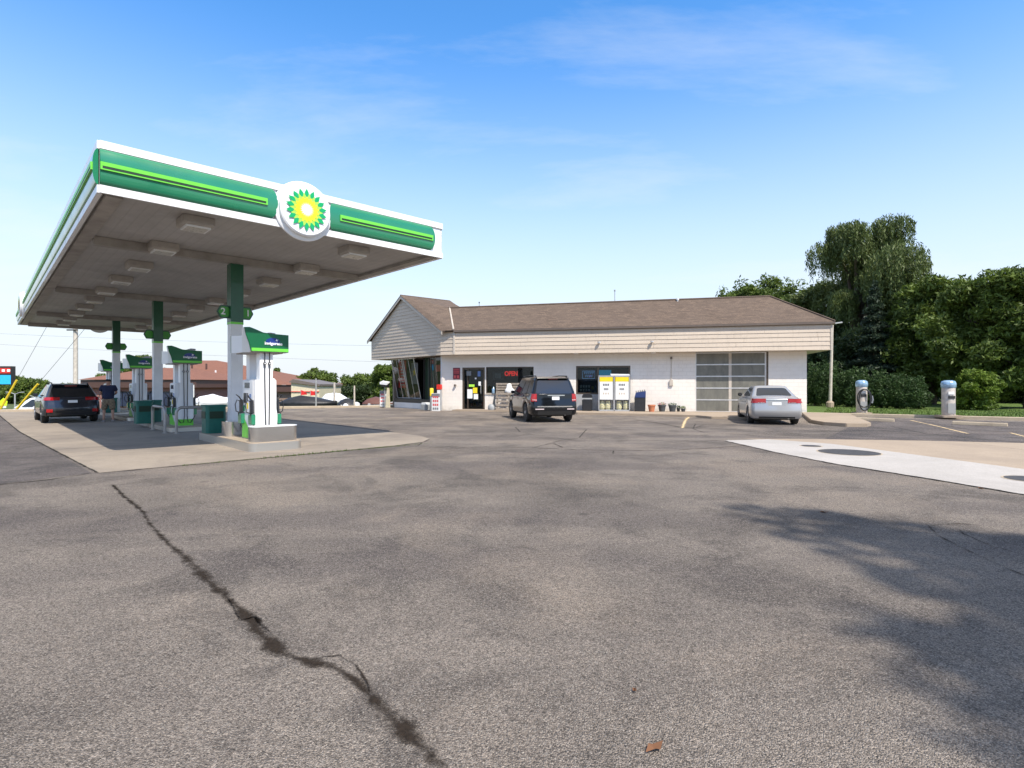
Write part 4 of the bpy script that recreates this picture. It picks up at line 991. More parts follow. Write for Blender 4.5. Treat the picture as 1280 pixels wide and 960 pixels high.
# light fittings and details on the fascia and roof
def fl(px, py):
    u = wl(px, FO); z = wz(px, py, FO); m = MB(); m.box(u - .03, u + .03, FO - .10, FO + .01, z - .03, z + .03); m.lathe([(.03, 0), (.085, .06), (.09, .10)], u + .0, FO - .12, z - .08, 12)
    o = m.build('floodlight', 'white_soft', store); m = MB(); m.lathe([(.08, 0), (.08, .01)], u, FO - .12, z + .021, 12); m.build('lamp_glass', 'screen', o)
fl(749, 428); fl(815, 427)
def rooftop(px, py0, py1, r, name, mat, Y=30.6, top=None):
    q = P(px, py0, Y); b = P(px, py1, Y); m = MB(); m.tube([tuple(b), tuple(q)], r, 8)
    if top: m.lathe([(top, 0), (top, .08)], q.x, q.y, q.z, 8)
    return m.build(name, mat, rf, world=True)
MW[rf.name] = MW[store.name]
rooftop(768.5, 364, 381, .02, 'antenna_mast', 'lamp_grey', 32.5, .05); rooftop(847, 375, 382.5, .05, 'vent_pipe', 'white_soft', 31, .08); rooftop(599, 379, 387, .012, 'small_mast', 'bracket', 34, .035)
m = MB(); q = P(729, 379, 33.8); m.hexa([(q.x - .52, q.y, q.z - .6), (q.x + .52, q.y - .2, q.z - .6), (q.x + .7, q.y + 1, q.z - .6), (q.x - .3, q.y + 1.2, q.z - .6)], [(q.x - .52, q.y, q.z), (q.x + .52, q.y - .2, q.z), (q.x + .7, q.y + 1, q.z), (q.x - .3, q.y + 1.2, q.z)])
m.build('rooftop_unit', 'lamp_grey', rf, world=True)
# conduit and meter on the wall, wall camera
u = wl(839); m = MB(); m.tube([(u, -.03, wz(839, 448)), (u, -.03, wz(839, 478))], .016, 6); cdt = m.build('conduit', 'trim', store)
m = MB(); m.box(u - .09, u + .09, -.09, -.001, wz(839, 482), wz(839, 475)); m.build('meter_box', 'trim', cdt); m = MB(); m.box(u - .05, u + .05, -.07, -.001, wz(839, 449), wz(839, 446)); m.build('junction_box', 'gutter', cdt)
u = wl(569.5); m = MB(); m.lathe([(.03, 0), (.07, -.06), (.07, -.14), (.03, -.17)], u, -.0, wz(569, 481.5), 12, 'y'); m.build('wall_alarm', 'gutter', store)
for px in (720, 817): 
    u = wl(px, -.4); m = MB(); m.lathe([(.12, -.05), (.14, 0)], u, -.4, FB - .001, 14); m.build('soffit_light', 'white_soft', store)
# downspout at the left of the window seen as a diagonal strap on the fascia
# wall sign with maroon face
sg = root('wall_sign', 'maroon sign with pale lettering on the white wall left of the entrance', 'sign', (*BWp(wl(570.8), 0), wz(570, 474)), BA)
m = MB(); m.box(-.21, .21, -.03, -.003, 0, .66); m.build('sign_plate', 'maroon', sg)
m = MB()
for r_ in range(3):
    for c_ in range(5): m.box(-.17 + c_ * .07, -.12 + c_ * .07, -.034, -.0301, .33 + r_ * .10, .39 + r_ * .10)
m.box(-.16, -.03, -.034, -.0301, .06, .22); m.box(.03, .16, -.034, -.0301, .06, .22); m.build('sign_print', 'pink_print', sg)
# signs hanging in the windows
def winsign(name, label, px0, px1, py0, py1, mat, off=.16):
    x0, x1 = wl(px0, off), wl(px1, off); z1, z0 = wz((px0 + px1) / 2, py0, off), wz((px0 + px1) / 2, py1, off)
    t = root(name, label, 'window sign', (*BWp((x0 + x1) / 2, off), z0), BA); m = MB(); w = (x1 - x0) / 2; m.box(-w, w, 0, .03, 0, z1 - z0); m.build('backing', mat, t); return t, w, z1 - z0
t, w, h = winsign('neon_sign', 'red lit neon OPEN sign in the window right of the entrance', 630, 648, 463.5, 471, 'slot'); text('lettering', 'OPEN', .36, 'neon_red', t, (0, -.015, h / 2), bold=.012, ext=.008, sx=.82)
t, w, h = winsign('neon_sign', 'blue neon beer sign with pale letters in the wide window behind the black vehicle', 725.5, 746, 461.5, 475.5, 'sign_navy')
m = MB(); m.tube([(-w + .12, -.02, .1), (w - .12, -.02, .1), (w - .12, -.02, h - .1), (-w + .12, -.02, h - .1), (-w + .12, -.02, .1)], .012, 6)
m.build('neon_border', 'neon_blue', t)
m = MB()
for r_ in range(2):
    for c_ in range(5 - r_):
        x = -.22 + c_ * .11 + r_ * .05; z = h * .56 - r_ * .18; m.tube([(x, -.03, z), (x, -.03, z + .13), (x + .06, -.03, z + .13), (x + .06, -.03, z + .06), (x, -.03, z + .06)], .009, 5)
m.build('neon_letters', 'neon_blue', t)
m = MB(); m.tube([(.02, -.035, h * .32), (.10, -.035, h * .32), (.10, -.035, h * .46)], .012, 5); m.build('neon_accent', 'neon_violet', t)
t, w, h = winsign('lit_panel', 'glowing cyan panel in the window above the tank cage', 748.5, 764, 462.5, 470.5, 'screen_cyan')
t, w, h = winsign('window_emblem', 'round silver grey emblem sign hanging in the window beside the red neon', 616, 629, 464.5, 475, 'tank_label'); m = MB(); m.box(-w * .6, w * .6, -.01, -.001, h * .2, h * .8); m.build('emblem_plate', 'paper', t)
t, w, h = winsign('window_notice', 'two rows of small pale notices low in the wide window', 724, 738, 480.5, 490, 'slot')
m = MB()
for r_ in range(2):
    for c_ in range(4): m.box(-w + .04 + c_ * .15, -w + .15 + c_ * .15, -.008, -.001, .04 + r_ * .2, .18 + r_ * .2)
m.build('notice_sheet', 'paper', t)
for (s, mt, lb, z0, z1, wd) in ((5.15, 'sticker_red', 'faded red and tan poster in the far leaning pane of the gabled end', 1.30, 3.1, 1.0), (3.6, 'tank_label', 'dark poster with a yellow star in the second leaning pane', 1.55, 2.9, .8), (.75, 'sticker_red', 'red lettered sign high in the narrow pane by the corner', 2.3, 2.7, .7)):
    p = s3(s, .27, 0); t = root('window_poster', lb, 'poster', p, math.atan2(-.76, .65))
    m = MB(); m.box(-wd / 2, wd / 2, 0, .01, z0, z1); m.build('poster_sheet', mt if s != .75 else 'sticker_red', t)
    if s == 3.6:
        m = MB(); m.prism_y([((.26 if q % 2 == 0 else .10) * math.cos(math.pi * q / 5 + math.pi / 2), 2.3 + (.3 if q % 2 == 0 else .11) * math.sin(math.pi * q / 5 + math.pi / 2)) for q in range(10)], -.012, -.002); m.build('star', 'sticker_yellow', t)
    if s == 5.15:
        m = MB(); [m.box(-.3 + .2 * random.random(), .05 + .25 * random.random(), -.006, -.001, 1.45 + .2 * k, 1.55 + .2 * k) for k in range(7)]; m.build('poster_print', 'siding', t)
# shelves behind the glass
def shelf(u0, u1, v, label, z_=1.35):
    t = root('display_shelf', label, 'shelf', (*BWp((u0 + u1) / 2, v), .03), BA, 'shelves inside the store')
    w = (u1 - u0) / 2; m = MB(); m.box(-w, w, .2, .24, 0, z_); [m.box(-w, w, 0, .2, z, z + .025) for z in (.15, .5, .85, 1.2)]; m.build('shelf_frame', 'lamp_grey', t)
    for k, mt in enumerate(('sticker_red', 'sticker_yellow', 'sticker_blue', 'paper')):
        m = MB()
        for r_, z in enumerate((.178, .528, .878, 1.228)):
            x = -w + .03 + (k + r_) % 4 * .16
            while x < w - .15: m.box(x, x + .12, .02, .17, z, z + random.uniform(.16, .26)); x += .64
        m.build('goods', mt, t)['kind'] = 'stuff'
shelf(w1L + .2, w1L + 2.4, .9, 'stocked shelf seen through the window right of the entrance'); shelf(w2L + .1, w2L + 1.6, .9, 'stocked shelf seen through the wide window'); shelf(dL, dR, 1.6, 'stocked shelf seen through the entrance door', 1.5)
# ------------------------------------------------------------------ vehicles
def lerp(a, b, t): return a + (b - a) * t
def interp(tab, x):
    if x <= tab[0][0]: return tab[0][1]
    for (a, b), (c, d) in zip(tab[:-1], tab[1:]):
        if x <= c: t = (x - a) / (c - a); t = t * t * (3 - 2 * t) * .5 + t * .5; return b + (d - b) * t
    return tab[-1][1]
def vehicle(name, label, cat, loc, rz, s, group=None):
    """local +y is forward, origin on the ground under the rear bumper"""
    t = root(name, label, cat, (loc[0], loc[1], 0), rz, group)
    L, W, Hh = s['L'], s['W'], s['H']; hw = W / 2; r = s['r']; ax = s['ax']; zb = s['zb']
    def wf(y):
        a = interp([(0, .84), (.03, .90), (.10, .955), (.25, .985), (.5, 1), (L - .9, 1), (L - .4, .95), (L - .12, .86), (L, .70)], y); return hw * a
    def belt(y): return interp(s['belt'], y)
    def deck(y): return interp(s['deck'], y)
    def roff(z): return interp(s['roff'], z)
    def low(y):
        z = zb
        for a in ax:
            d = abs(y - a)
            if d < r + .05: z = max(z, r + math.sqrt(max((r + .05) ** 2 - d * d, 0)) * .96)
        return z
    ysn = [0, .015, .05, .10, .17, .25] + [.25 + (L - .5) * k / 60 for k in range(1, 60)] + [L - .25, L - .15, L - .07, L - .02, L]
    prof = [(.0, .93), (.10, .985), (.28, 1.0), (.5, 1.0), (.72, .992), (.9, .965), (1.0, .93)]
    rings = []
    for y in ysn:
        lz = low(y); bz = belt(y); dz = deck(y); w = wf(y); k = max(0, 1 - y / .45)
        half = [(0, zb + .02 if lz <= zb + .001 else lz), (w * .8, lz)]
        for f, ww in prof: half.append((w * ww, lerp(lz, bz, f)))
        half += [(w * .88, lerp(bz, dz, .45)), (w * .70, lerp(bz, dz, .8)), (w * .35, dz - .004), (0, dz)]
        ring = [(x, y + roff(z) * k, z) for x, z in half] + [(-x, y + roff(z) * k, z) for x, z in half[-2:0:-1]]
        rings.append(ring)
    m = MB(); m.loft(rings, caps=False); nr_ = len(rings[0]); hn = nr_ // 2
    for base_, flip in ((0, False), (len(rings) * nr_ - nr_, True)):
        for i in range(hn):
            q = [base_ + i, base_ + i + 1, base_ + (nr_ - i - 1) % nr_, base_ + (nr_ - i) % nr_]
            q = list(dict.fromkeys(q)); m.f.append(tuple(q)); m.m.append(0)
    body = m.build('body', s['paint'], t, smooth=42)
    # cabin
    g = s['cab']; (yrb, yrt, yft, yfb, zb0, zt, wb, wt) = g
    def cab_ring(v, sc_=1.0, zadd=0):
        y0, y1, w, z = lerp(yrb, yrt, v), lerp(yfb, yft, v), lerp(wb, wt, v), lerp(zb0, zt, v) + zadd
        cy = (y0 + y1) / 2; hl = (y1 - y0) / 2 * sc_; w *= sc_; rr = .13 * sc_
        out = []
        for (cx, cyy, a0) in ((w - rr, cy - hl + rr, -90), (w - rr, cy + hl - rr, 0), (-w + rr, cy + hl - rr, 90), (-w + rr, cy - hl + rr, 180)):
            for k in range(6): a = R(a0 + 18 * k); out.append((cx + rr * math.cos(a), cyy + rr * math.sin(a), z))
        return out
    crown = Hh - zt
    m = MB(); m.loft([cab_ring(0), cab_ring(.35), cab_ring(.7), cab_ring(.97), cab_ring(1.0, .975, crown * .35), cab_ring(1, .9, crown * .7), cab_ring(1, .6, crown * .95), cab_ring(1, .2, crown)])
    m.build('cabin', s['paint'], t, smooth=50)
    def panel(name, fn, u0, u1, v0, v1, mat, off=.008, parent=t, n=5, rc=.12, bow=0):
        """fn(u,v)->point; rounded rectangle patch"""
        pts = []
        for (cu, cv, a0) in ((u1 - rc * (u1 - u0), v0 + rc * (v1 - v0), -90), (u1 - rc * (u1 - u0), v1 - rc * (v1 - v0), 0), (u0 + rc * (u1 - u0), v1 - rc * (v1 - v0), 90), (u0 + rc * (u1 - u0), v0 + rc * (v1 - v0), 180)):
            for k in range(5): a = R(a0 + 22.5 * k); pts.append((cu + rc * (u1 - u0) * math.cos(a), cv + rc * (v1 - v0) * math.sin(a)))
        P3 = [fn(u, v) for u, v in pts]; c = sum(P3, Vector()) / len(P3)
        nn = (P3[5] - P3[0]).cross(P3[10] - P3[0]).normalized(); mid = Vector((0, (yrb + yfb) / 2, zb0))
        if nn.dot(c - mid) < 0: nn = -nn
        o1 = [p + nn * off for p in P3]; o0 = [p - nn * .02 for p in P3]
        m = MB(); cc = c + nn * (off + bow); k = len(o1); m.add(o1 + [cc], [(i, (i + 1) % k, k) for i in range(k)]); m.add(o1 + o0, [(i, (i + 1) % k, k + (i + 1) % k, k + i) for i in range(k)])
        return m.build(name, mat, parent, smooth=30)
    def fr(u, v): return Vector((lerp(-1, 1, u) * lerp(wb, wt, v), lerp(yrb, yrt, v), lerp(zb0, zt, v)))
    def ff(u, v): return Vector((lerp(-1, 1, u) * lerp(wb, wt, v), lerp(yfb, yft, v), lerp(zb0, zt, v)))
    panel('rear_window', fr, *s['rw'], 'car_glass', bow=.02)
    panel('windscreen', ff, .07, .93, .04, .95, 'car_glass')
    for sg_ in (-1, 1):
        def fs(u, v): return Vector((sg_ * lerp(wb, wt, v), lerp(lerp(yrb, yrt, v), lerp(yfb, yft, v), u), lerp(zb0, zt, v)))
        for (a, b) in s['panes']: panel('side_window', fs, a, b, .08, .90, 'car_glass', rc=.10)
        # mirror and handle
        m = MB(); yb = yfb - .55; x = sg_ * (wb + .02)
        m.hexa([(x, yb, zb0 + .0), (x + sg_ * .17, yb - .02, zb0 + .0), (x + sg_ * .17, yb + .10, zb0 + .0), (x, yb + .12, zb0 + .0)], [(x, yb, zb0 + .14), (x + sg_ * .17, yb - .02, zb0 + .15), (x + sg_ * .17, yb + .10, zb0 + .13), (x, yb + .12, zb0 + .13)])
        m.build('mirror', s.get('mirror', s['paint']), t, bevel=.025, smooth=50)
        for yy in (s['cab'][0] + (s['cab'][3] - s['cab'][0]) * .33, s['cab'][0] + (s['cab'][3] - s['cab'][0]) * .63):
            m = MB(); m.box(min(sg_ * (hw - .01), sg_ * (hw + .022)), max(sg_ * (hw - .01), sg_ * (hw + .022)), yy, yy + .18, belt(yy) - .19, belt(yy) - .16); m.build('door_handle', s['paint'], t, bevel=.008)
        if s.get('rails'):
            m = MB(); xr = sg_ * (wt - .07); m.tube([(xr, yrt + .1, zt + .0), (xr, yrt + .16, Hh + .02), (xr, (yrt + yft) / 2, Hh + .045), (xr, yft - .2, Hh + .02), (xr, yft - .1, zt + .0)], .022, 6); m.build('roof_rail', 'trim_black', t, smooth=40)
    # underbody and wheels
    m = MB(); m.box(-hw * .72, hw * .72, .35, L - .35, zb - .06, zb + .25); m.build('underbody', 'rim_dark', t)
    for a in ax:
        m = MB(); m.box(-hw * .86, hw * .86, a - r * .9, a + r * .9, r + .02, r + .4); m.build('wheel_well', 'rim_dark', t)
        for sg_ in (-1, 1):
            x = sg_ * (hw - .12); m = MB(); w2 = .11
            m.lathe([(r * .62, -w2), (r * .93, -w2), (r, -w2 * .7), (r, w2 * .7), (r * .93, w2), (r * .62, w2)], x, a, r, 28, 'x'); wh = m.build('wheel', 'tyre', t, smooth=40)
            m = MB(); fx = x + sg_ * (w2 - .012)
            m.lathe([(r * .60, -.02), (r * .66, 0), (r * .60, .012), (r * .56, -.03)], fx, a, r, 28, 'x') if sg_ > 0 else m.lathe([(r * .60, .02), (r * .66, 0), (r * .60, -.012), (r * .56, .03)], fx, a, r, 28, 'x')
            for k in range(5):
                an = 2 * math.pi * k / 5 + .3; ca, sa = math.cos(an), math.sin(an); q = .055
                pts = []
                for rr, ww in ((.03, .05), (r * .6, .035)):
                    pts.append([(fx + dxx, a + ca * rr - sa * e * ww, r + sa * rr + ca * e * ww) for dxx, e in ((-.012, -1), (.012, -1), (.012, 1), (-.012, 1))])
                m.loft(pts)
            m.lathe([(.055, -.02), (.055, .02)], fx, a, r, 12, 'x'); m.build('rim', 'rim', wh, smooth=40)
            m = MB(); m.lathe([(r * .6, -.01), (r * .6, .01)], x + sg_ * .03, a, r, 20, 'x'); m.build('brake_shade', 'rim_dark', wh)
    # surface following patch at the rear corner
    def surf(q, z, sg_, off=.012):
        """q metres along the surface: negative = along the side, positive = inward across the tail"""
        if q < 0: y = -q; x = wf(y) * (.998 if z < belt(y) - .05 else .97); return Vector((sg_ * (x + off), y + roff(z) * max(0, 1 - y / .45), z))
        x = wf(0) * .97 - q; return Vector((sg_ * (x + off * .3), roff(z) - off, z))
    def patch(name, q0, q1, z0, z1, mat, parent=t, off=.012, taper=0):
        for sg_ in (-1, 1):
            n = 10; k = 4; m = MB(); vs = []
            for i in range(n + 1):
                q = lerp(q0, q1, i / n); zz0 = z0 + taper * max(0, i / n); 
                for j in range(k + 1): vs.append(surf(q, lerp(zz0, z1, j / k), sg_, off))
            fs = [(i * (k + 1) + j, (i + 1) * (k + 1) + j, (i + 1) * (k + 1) + j + 1, i * (k + 1) + j + 1) for i in range(n) for j in range(k)]
            vs2 = [Vector((v.x * .985, v.y + .03, v.z)) for v in vs]; nv = len(vs)
            rim_ = [j for j in range(k + 1)] + [(i) * (k + 1) + k for i in range(1, n + 1)] + [n * (k + 1) + j for j in range(k - 1, -1, -1)] + [i * (k + 1) for i in range(n - 1, 0, -1)]
            m.add(vs + vs2, fs + [(rim_[i], rim_[(i + 1) % len(rim_)], nv + rim_[(i + 1) % len(rim_)], nv + rim_[i]) for i in range(len(rim_))]); m.build(name, mat, parent, smooth=50)
    for a in s['lamps']: patch(*a)
    def tail(name, x0, x1, z0, z1, mat, dep=.012, parent=t, bevel=0, back=.03):
        m = MB(); f = lambda x, z: roff(z) + (abs(x) / hw) ** 4 * .03
        m.hexa([(x0, f(x0, z0) - dep, z0), (x1, f(x1, z0) - dep, z0), (x1, f(x1, z0) + back, z0), (x0, f(x0, z0) + back, z0)], [(x0, f(x0, z1) - dep, z1), (x1, f(x1, z1) - dep, z1), (x1, f(x1, z1) + back, z1), (x0, f(x0, z1) + back, z1)])
        return m.build(name, mat, parent, bevel=bevel)
    for a in s['tail']: tail(*a)
    if s.get('top_lamp'):
        z = zt - .0; m = MB(); m.box(-.2, .2, yrt - .09, yrt + .05, z - .015, z + .03); m.build('brake_light', 'tail_red', t, bevel=.01)
    if s.get('spoiler'):
        m = MB(); m.hexa([(-wt * .92, yrt - .12, zt + .01), (wt * .92, yrt - .12, zt + .01), (wt * .9, yrt + .2, zt + .02), (-wt * .9, yrt + .2, zt + .02)], [(-wt * .92, yrt - .10, zt + .05), (wt * .92, yrt - .10, zt + .05), (wt * .9, yrt + .2, Hh - .0), (-wt * .9, yrt + .2, Hh - .0)]); m.build('spoiler', s['paint'], t, bevel=.015, smooth=40)
    m = MB(); m.lathe([(.03, 0), (.03, .16)], hw * .45, .02 + roff(.3), zb + .01, 10, 'y'); m.build('exhaust', 'chrome', t)
    # front lamps and grille for other viewpoints
    for sg_ in (-1, 1):
        m = MB(); m.hexa([(sg_ * hw * .45, L - .10, .62), (sg_ * hw * .78, L - .28, .64), (sg_ * hw * .78, L - .4, .64), (sg_ * hw * .45, L - .3, .62)], [(sg_ * hw * .45, L - .12, .74), (sg_ * hw * .80, L - .34, .78), (sg_ * hw * .78, L - .5, .78), (sg_ * hw * .45, L - .3, .74)]); m.build('headlight', 'tail_clear', t)
    return t
cruze = dict(L=4.6, W=1.80, H=1.475, r=.325, ax=(1.0, 3.68), zb=.24, paint='car_silver',
    belt=[(0, .90), (.4, .97), (1.0, 1.0), (3.0, .97), (3.6, .93), (4.3, .78), (4.6, .62)], deck=[(0, 1.03), (.55, 1.10), (1.5, 1.12), (3.0, 1.05), (3.6, 1.0), (4.3, .84), (4.6, .66)],
    roff=[(.2, .10), (.45, .0), (.62, .0), (.68, .05), (1.0, .07), (1.1, .13)], cab=(.50, 1.32, 2.55, 3.55, 1.02, 1.40, .80, .60),
    rw=(.09, .91, .14, .93), panes=[(.20, .45), (.48, .80)], mirror='trim_black',
    lamps=[('tail_lamp', -.22, .36, .82, .985, 'tail_red', None, .012, .02), ('tail_lamp_lens', .08, .33, .825, .86, 'tail_clear', None, 0, 0)], tail=[('license_plate', -.16, .16, .74, .85, 'paper', .012), ('trunk_trim', -.36, .36, .925, .955, 'chrome', .014), ('plate_recess', -.30, .30, .70, .91, 'car_silver', .002), ('panel_gap', -.62, .62, .690, .697, 'rim_dark', .004), ('bumper_valance', -.62, .62, .25, .31, 'trim_black', .02)])
def fixl(s):
    s['lamps'] = [tuple(x for i, x in enumerate(a) if i != 6) for a in s['lamps']]
    s['lamps'] = [(a[0], a[1], a[2], a[3], a[4], a[5]) for a in s['lamps']]; return s
vehicle('sedan', 'silver four door sedan parked by the garage door', 'car', (9.84, 20.75), -R(15), fixl(cruze))
pilot = dict(L=4.78, W=1.95, H=1.83, r=.375, ax=(1.02, 3.78), zb=.30, paint='car_black', rails=True, spoiler=True, top_lamp=True,
    belt=[(0, 1.10), (.5, 1.12), (3.3, 1.10), (3.8, 1.05), (4.5, .95), (4.78, .75)], deck=[(0, 1.13), (.5, 1.15), (3.3, 1.14), (3.8, 1.12), (4.5, 1.02), (4.78, .8)],
    roff=[(.3, .05), (.45, .0), (.72, .0), (.78, .07), (1.1, .08), (1.2, .1)], cab=(.10, .34, 2.75, 3.65, 1.11, 1.74, .90, .72),
    rw=(.07, .93, .06, .93), panes=[(.03, .25), (.28, .52), (.55, .86)],
    lamps=[('tail_lamp', -.15, .07, .84, 1.14, 'tail_red'), ('tail_lamp_lens', -.03, .065, .885, .93, 'tail_clear')],
    tail=[('license_plate', -.10, .20, .90, 1.03, 'paper', .012), ('panel_gap', -.80, .80, .695, .703, 'rim_dark', .004), ('chrome_badge', -.28, .42, 1.062, 1.10, 'chrome', .012), ('bumper_step', -.72, .72, .62, .66, 'chrome', .012), ('bumper_reflector', -.80, -.45, .52, .56, 'tail_clear', .014), ('bumper_reflector', .5, .82, .52, .56, 'tail_clear', .014), ('lower_bumper', -.7, .7, .31, .46, 'trim_black', .018)])
vehicle('sport_utility_vehicle', 'black boxy sport utility vehicle nosed in toward the store window', 'car', (1.70, 22.1), R(12.5), pilot)
cross = dict(L=4.45, W=1.80, H=1.55, r=.35, ax=(.95, 3.6), zb=.30, paint='car_grey', rails=True, spoiler=True, top_lamp=True,
    belt=[(0, .98), (.5, 1.02), (3.0, 1.0), (3.6, .95), (4.2, .82), (4.45, .66)], deck=[(0, 1.02), (.5, 1.05), (3.0, 1.04), (3.6, 1.02), (4.2, .88), (4.45, .7)],
    roff=[(.3, .06), (.45, .0), (.66, .0), (.74, .07), (1.0, .10), (1.1, .14)], cab=(.14, .72, 2.45, 3.4, 1.01, 1.46, .81, .64),
    rw=(.06, .94, .05, .93), panes=[(.06, .24), (.27, .5), (.53, .82)],
    lamps=[('tail_lamp', -.26, .34, .90, 1.02, 'tail_red'), ('tail_lamp_lens', .12, .33, .905, .955, 'tail_clear'), ('bumper_reflector', -.02, .12, .44, .56, 'tail_red'), ('wheel_cladding', -.55, -.02, .31, .50, 'trim_black')],
    tail=[('license_plate', -.15, .15, .80, .90, 'paper', .012), ('lower_bumper', -.72, .72, .31, .50, 'trim_black', .018), ('tailgate_trim', -.42, .42, .93, .945, 'trim_black', .01)])
vehicle('hatchback_wagon', 'dark grey hatchback wagon with roof rails parked at the far pumps', 'car', (CW(1.12, 15.75)[0], CW(1.12, 15.75)[1]), CA + R(1), cross)
van = dict(L=4.9, W=1.9, H=1.75, r=.34, ax=(1.0, 3.9), zb=.26, paint='car_white',
    belt=[(0, 1.0), (3.6, .98), (4.4, .85), (4.9, .65)], deck=[(0, 1.03), (3.6, 1.02), (4.4, .9), (4.9, .68)], roff=[(.3, .03), (.6, 0), (1.1, .1)], cab=(.12, .4, 3.0, 4.1, 1.0, 1.66, .88, .74),
    rw=(.08, .92, .1, .9), panes=[(.03, .3), (.33, .58), (.61, .85)], lamps=[('tail_lamp', -.1, .15, .8, 1.1, 'tail_red')], tail=[])
v_ = vehicle('minivan', 'white minivan on the lower street beyond the lot kerb', 'van', (-31.6, 40.5), R(84), van); v_.location.z = -1.15
# ------------------------------------------------------------------ person
def skinmesh(verts, edges, rad, rootv=0, sub=2):
    bm = bmesh.new(); lay = bm.verts.layers.skin.verify(); bv = []
    for i, (v, r_) in enumerate(zip(verts, rad)):
        b = bm.verts.new(v); rr = r_ if isinstance(r_, tuple) else (r_, r_); b[lay].radius = rr; b[lay].use_root = (i == rootv); bv.append(b)
    for a, b in edges: bm.edges.new((bv[a], bv[b]))
    me = bpy.data.meshes.new('skin_tmp'); bm.to_mesh(me); bm.free()
    o = bpy.data.objects.new('skin_tmp', me); COL.objects.link(o); o.modifiers.new('s', 'SKIN'); sb = o.modifiers.new('d', 'SUBSURF'); sb.levels = sub; sb.render_levels = sub
    dg = bpy.context.evaluated_depsgraph_get(); r_ = bpy.data.meshes.new_from_object(o.evaluated_get(dg)); bpy.data.objects.remove(o); return r_
def addmesh(me, name, mat, parent):
    me.name = name; me.materials.clear(); me.materials.append(M[mat]); me.shade_smooth(); o = bpy.data.objects.new(name, me); COL.objects.link(o); o.parent = parent; return o
def person():
    t = root('person', 'man seen from behind in navy shirt and plaid shorts by the dark wagon', 'person', (*CW(2.23, 15.6), .006), CA - R(18))
    V = [(0, 0, .92), (0, .0, 1.10), (0, -.01, 1.28), (0, -.01, 1.42), (0, .0, 1.50), (0, .02, 1.60), (0, .025, 1.68),
         (-.19, -.01, 1.40), (-.27, .03, 1.17), (-.15, .24, 1.08), (-.08, .30, 1.09), (.19, -.01, 1.40), (.27, .03, 1.17), (.15, .24, 1.10), (.08, .30, 1.11),
         (-.11, 0, .86), (-.14, .01, .50), (-.15, -.02, .10), (-.15, .13, .04), (.11, 0, .86), (.14, .01, .50), (.16, -.02, .10), (.17, .13, .04)]
    E = [(0, 1), (1, 2), (2, 3), (3, 4), (4, 5), (5, 6), (3, 7), (7, 8), (8, 9), (9, 10), (3, 11), (11, 12), (12, 13), (13, 14), (0, 15), (15, 16), (16, 17), (17, 18), (0, 19), (19, 20), (20, 21), (21, 22)]
    Rr = [(.15, .12), (.155, .12), (.17, .12), (.15, .10), .055, (.095, .11), (.10, .11), .065, .045, .033, .028, .065, .045, .033, .028, .095, .060, .042, .035, .095, .060, .042, .035]
    addmesh(skinmesh(V, E, Rr), 'body', 'skin', t)
    # shirt, shorts, hair, shoes
    Vs = [(0, 0, .84), (0, 0, 1.08), (0, -.01, 1.27), (0, -.01, 1.42), (0, 0, 1.47), (-.19, -.01, 1.41), (-.265, .01, 1.23), (.19, -.01, 1.41), (.265, .01, 1.23)]
    addmesh(skinmesh(Vs, [(0, 1), (1, 2), (2, 3), (3, 4), (3, 5), (5, 6), (3, 7), (7, 8)], [(.215, .165), (.215, .16), (.225, .155), (.20, .135), .06, .10, .085, .10, .085]), 'shirt', 'navy_cloth', t)
    Vt = [(0, 0, 1.0), (0, 0, .86), (-.11, 0, .78), (-.145, .01, .47), (.11, 0, .78), (.145, .01, .47)]
    addmesh(skinmesh(Vt, [(0, 1), (1, 2), (2, 3), (1, 4), (4, 5)], [(.19, .15), (.19, .15), .125, .115, .125, .115]), 'shorts', 'plaid', t)
    addmesh(skinmesh([(0, .0, 1.66), (0, .01, 1.72)], [(0, 1)], [(.12, .13), (.12, .13)]), 'cap', 'hair', t)
    addmesh(skinmesh([(0, -.02, 1.60), (0, .0, 1.70)], [(0, 1)], [(.125, .13), (.13, .135)]), 'hair', 'hair', t)
    for k in (-1, 1):
        m = MB(); m.loft([[(k * .155 + a * .05, -.08 + b * .0, z) for a, b, z in ((-1, 0, 0), (1, 0, 0), (1, 0, .09), (-1, 0, .09))], [(k * .16 + a * .055, .08, z) for a, z in ((-1, 0), (1, 0), (.8, .08), (-.8, .08))], [(k * .165 + a * .04, .20, z) for a, z in ((-1, 0), (1, 0), (.8, .04), (-.8, .04))]])
        m.build('shoe', 'shoe', t, bevel=.012, smooth=50)
        # hand: palm and five bent fingers
        hx, hy, hz = k * .075, .315, 1.09 + (.02 if k > 0 else 0)
        vs = [(hx, hy - .03, hz), (hx - k * .01, hy + .04, hz)]; ed = [(0, 1)]; rd = [(.028, .018), (.036, .016)]
        for f in range(4):
            b = len(vs); q = (f - 1.5) * .018; ln = (.030, .034, .032, .025)[f]
            vs += [(hx + q, hy + .05, hz), (hx + q * 1.05, hy + .05 + ln, hz - .01), (hx + q * 1.05, hy + .05 + ln * 1.3, hz - .035)]; rd += [.009, .008, .007]; ed += [(1, b), (b, b + 1), (b + 1, b + 2)]
        b = len(vs); vs += [(hx - k * .035, hy + .01, hz - .01), (hx - k * .045, hy + .045, hz - .02)]; rd += [.011, .009]; ed += [(0, b), (b, b + 1)]
        addmesh(skinmesh(vs, ed, rd, sub=1), 'hand', 'skin', t)
    m = MB(); m.lathe([(.012, 0), (.02, .01), (.012, .025)], -.078, .02, 1.60, 8); m.lathe([(.012, 0), (.02, .01), (.012, .025)], .078, .02, 1.60, 8); m.build('ear', 'skin', t)
person()
# ------------------------------------------------------------------ things in front of the store
def bat(px, py, z=.10):
    g = G(px, py, z); return (g[0], g[1], z)
WZ = .10
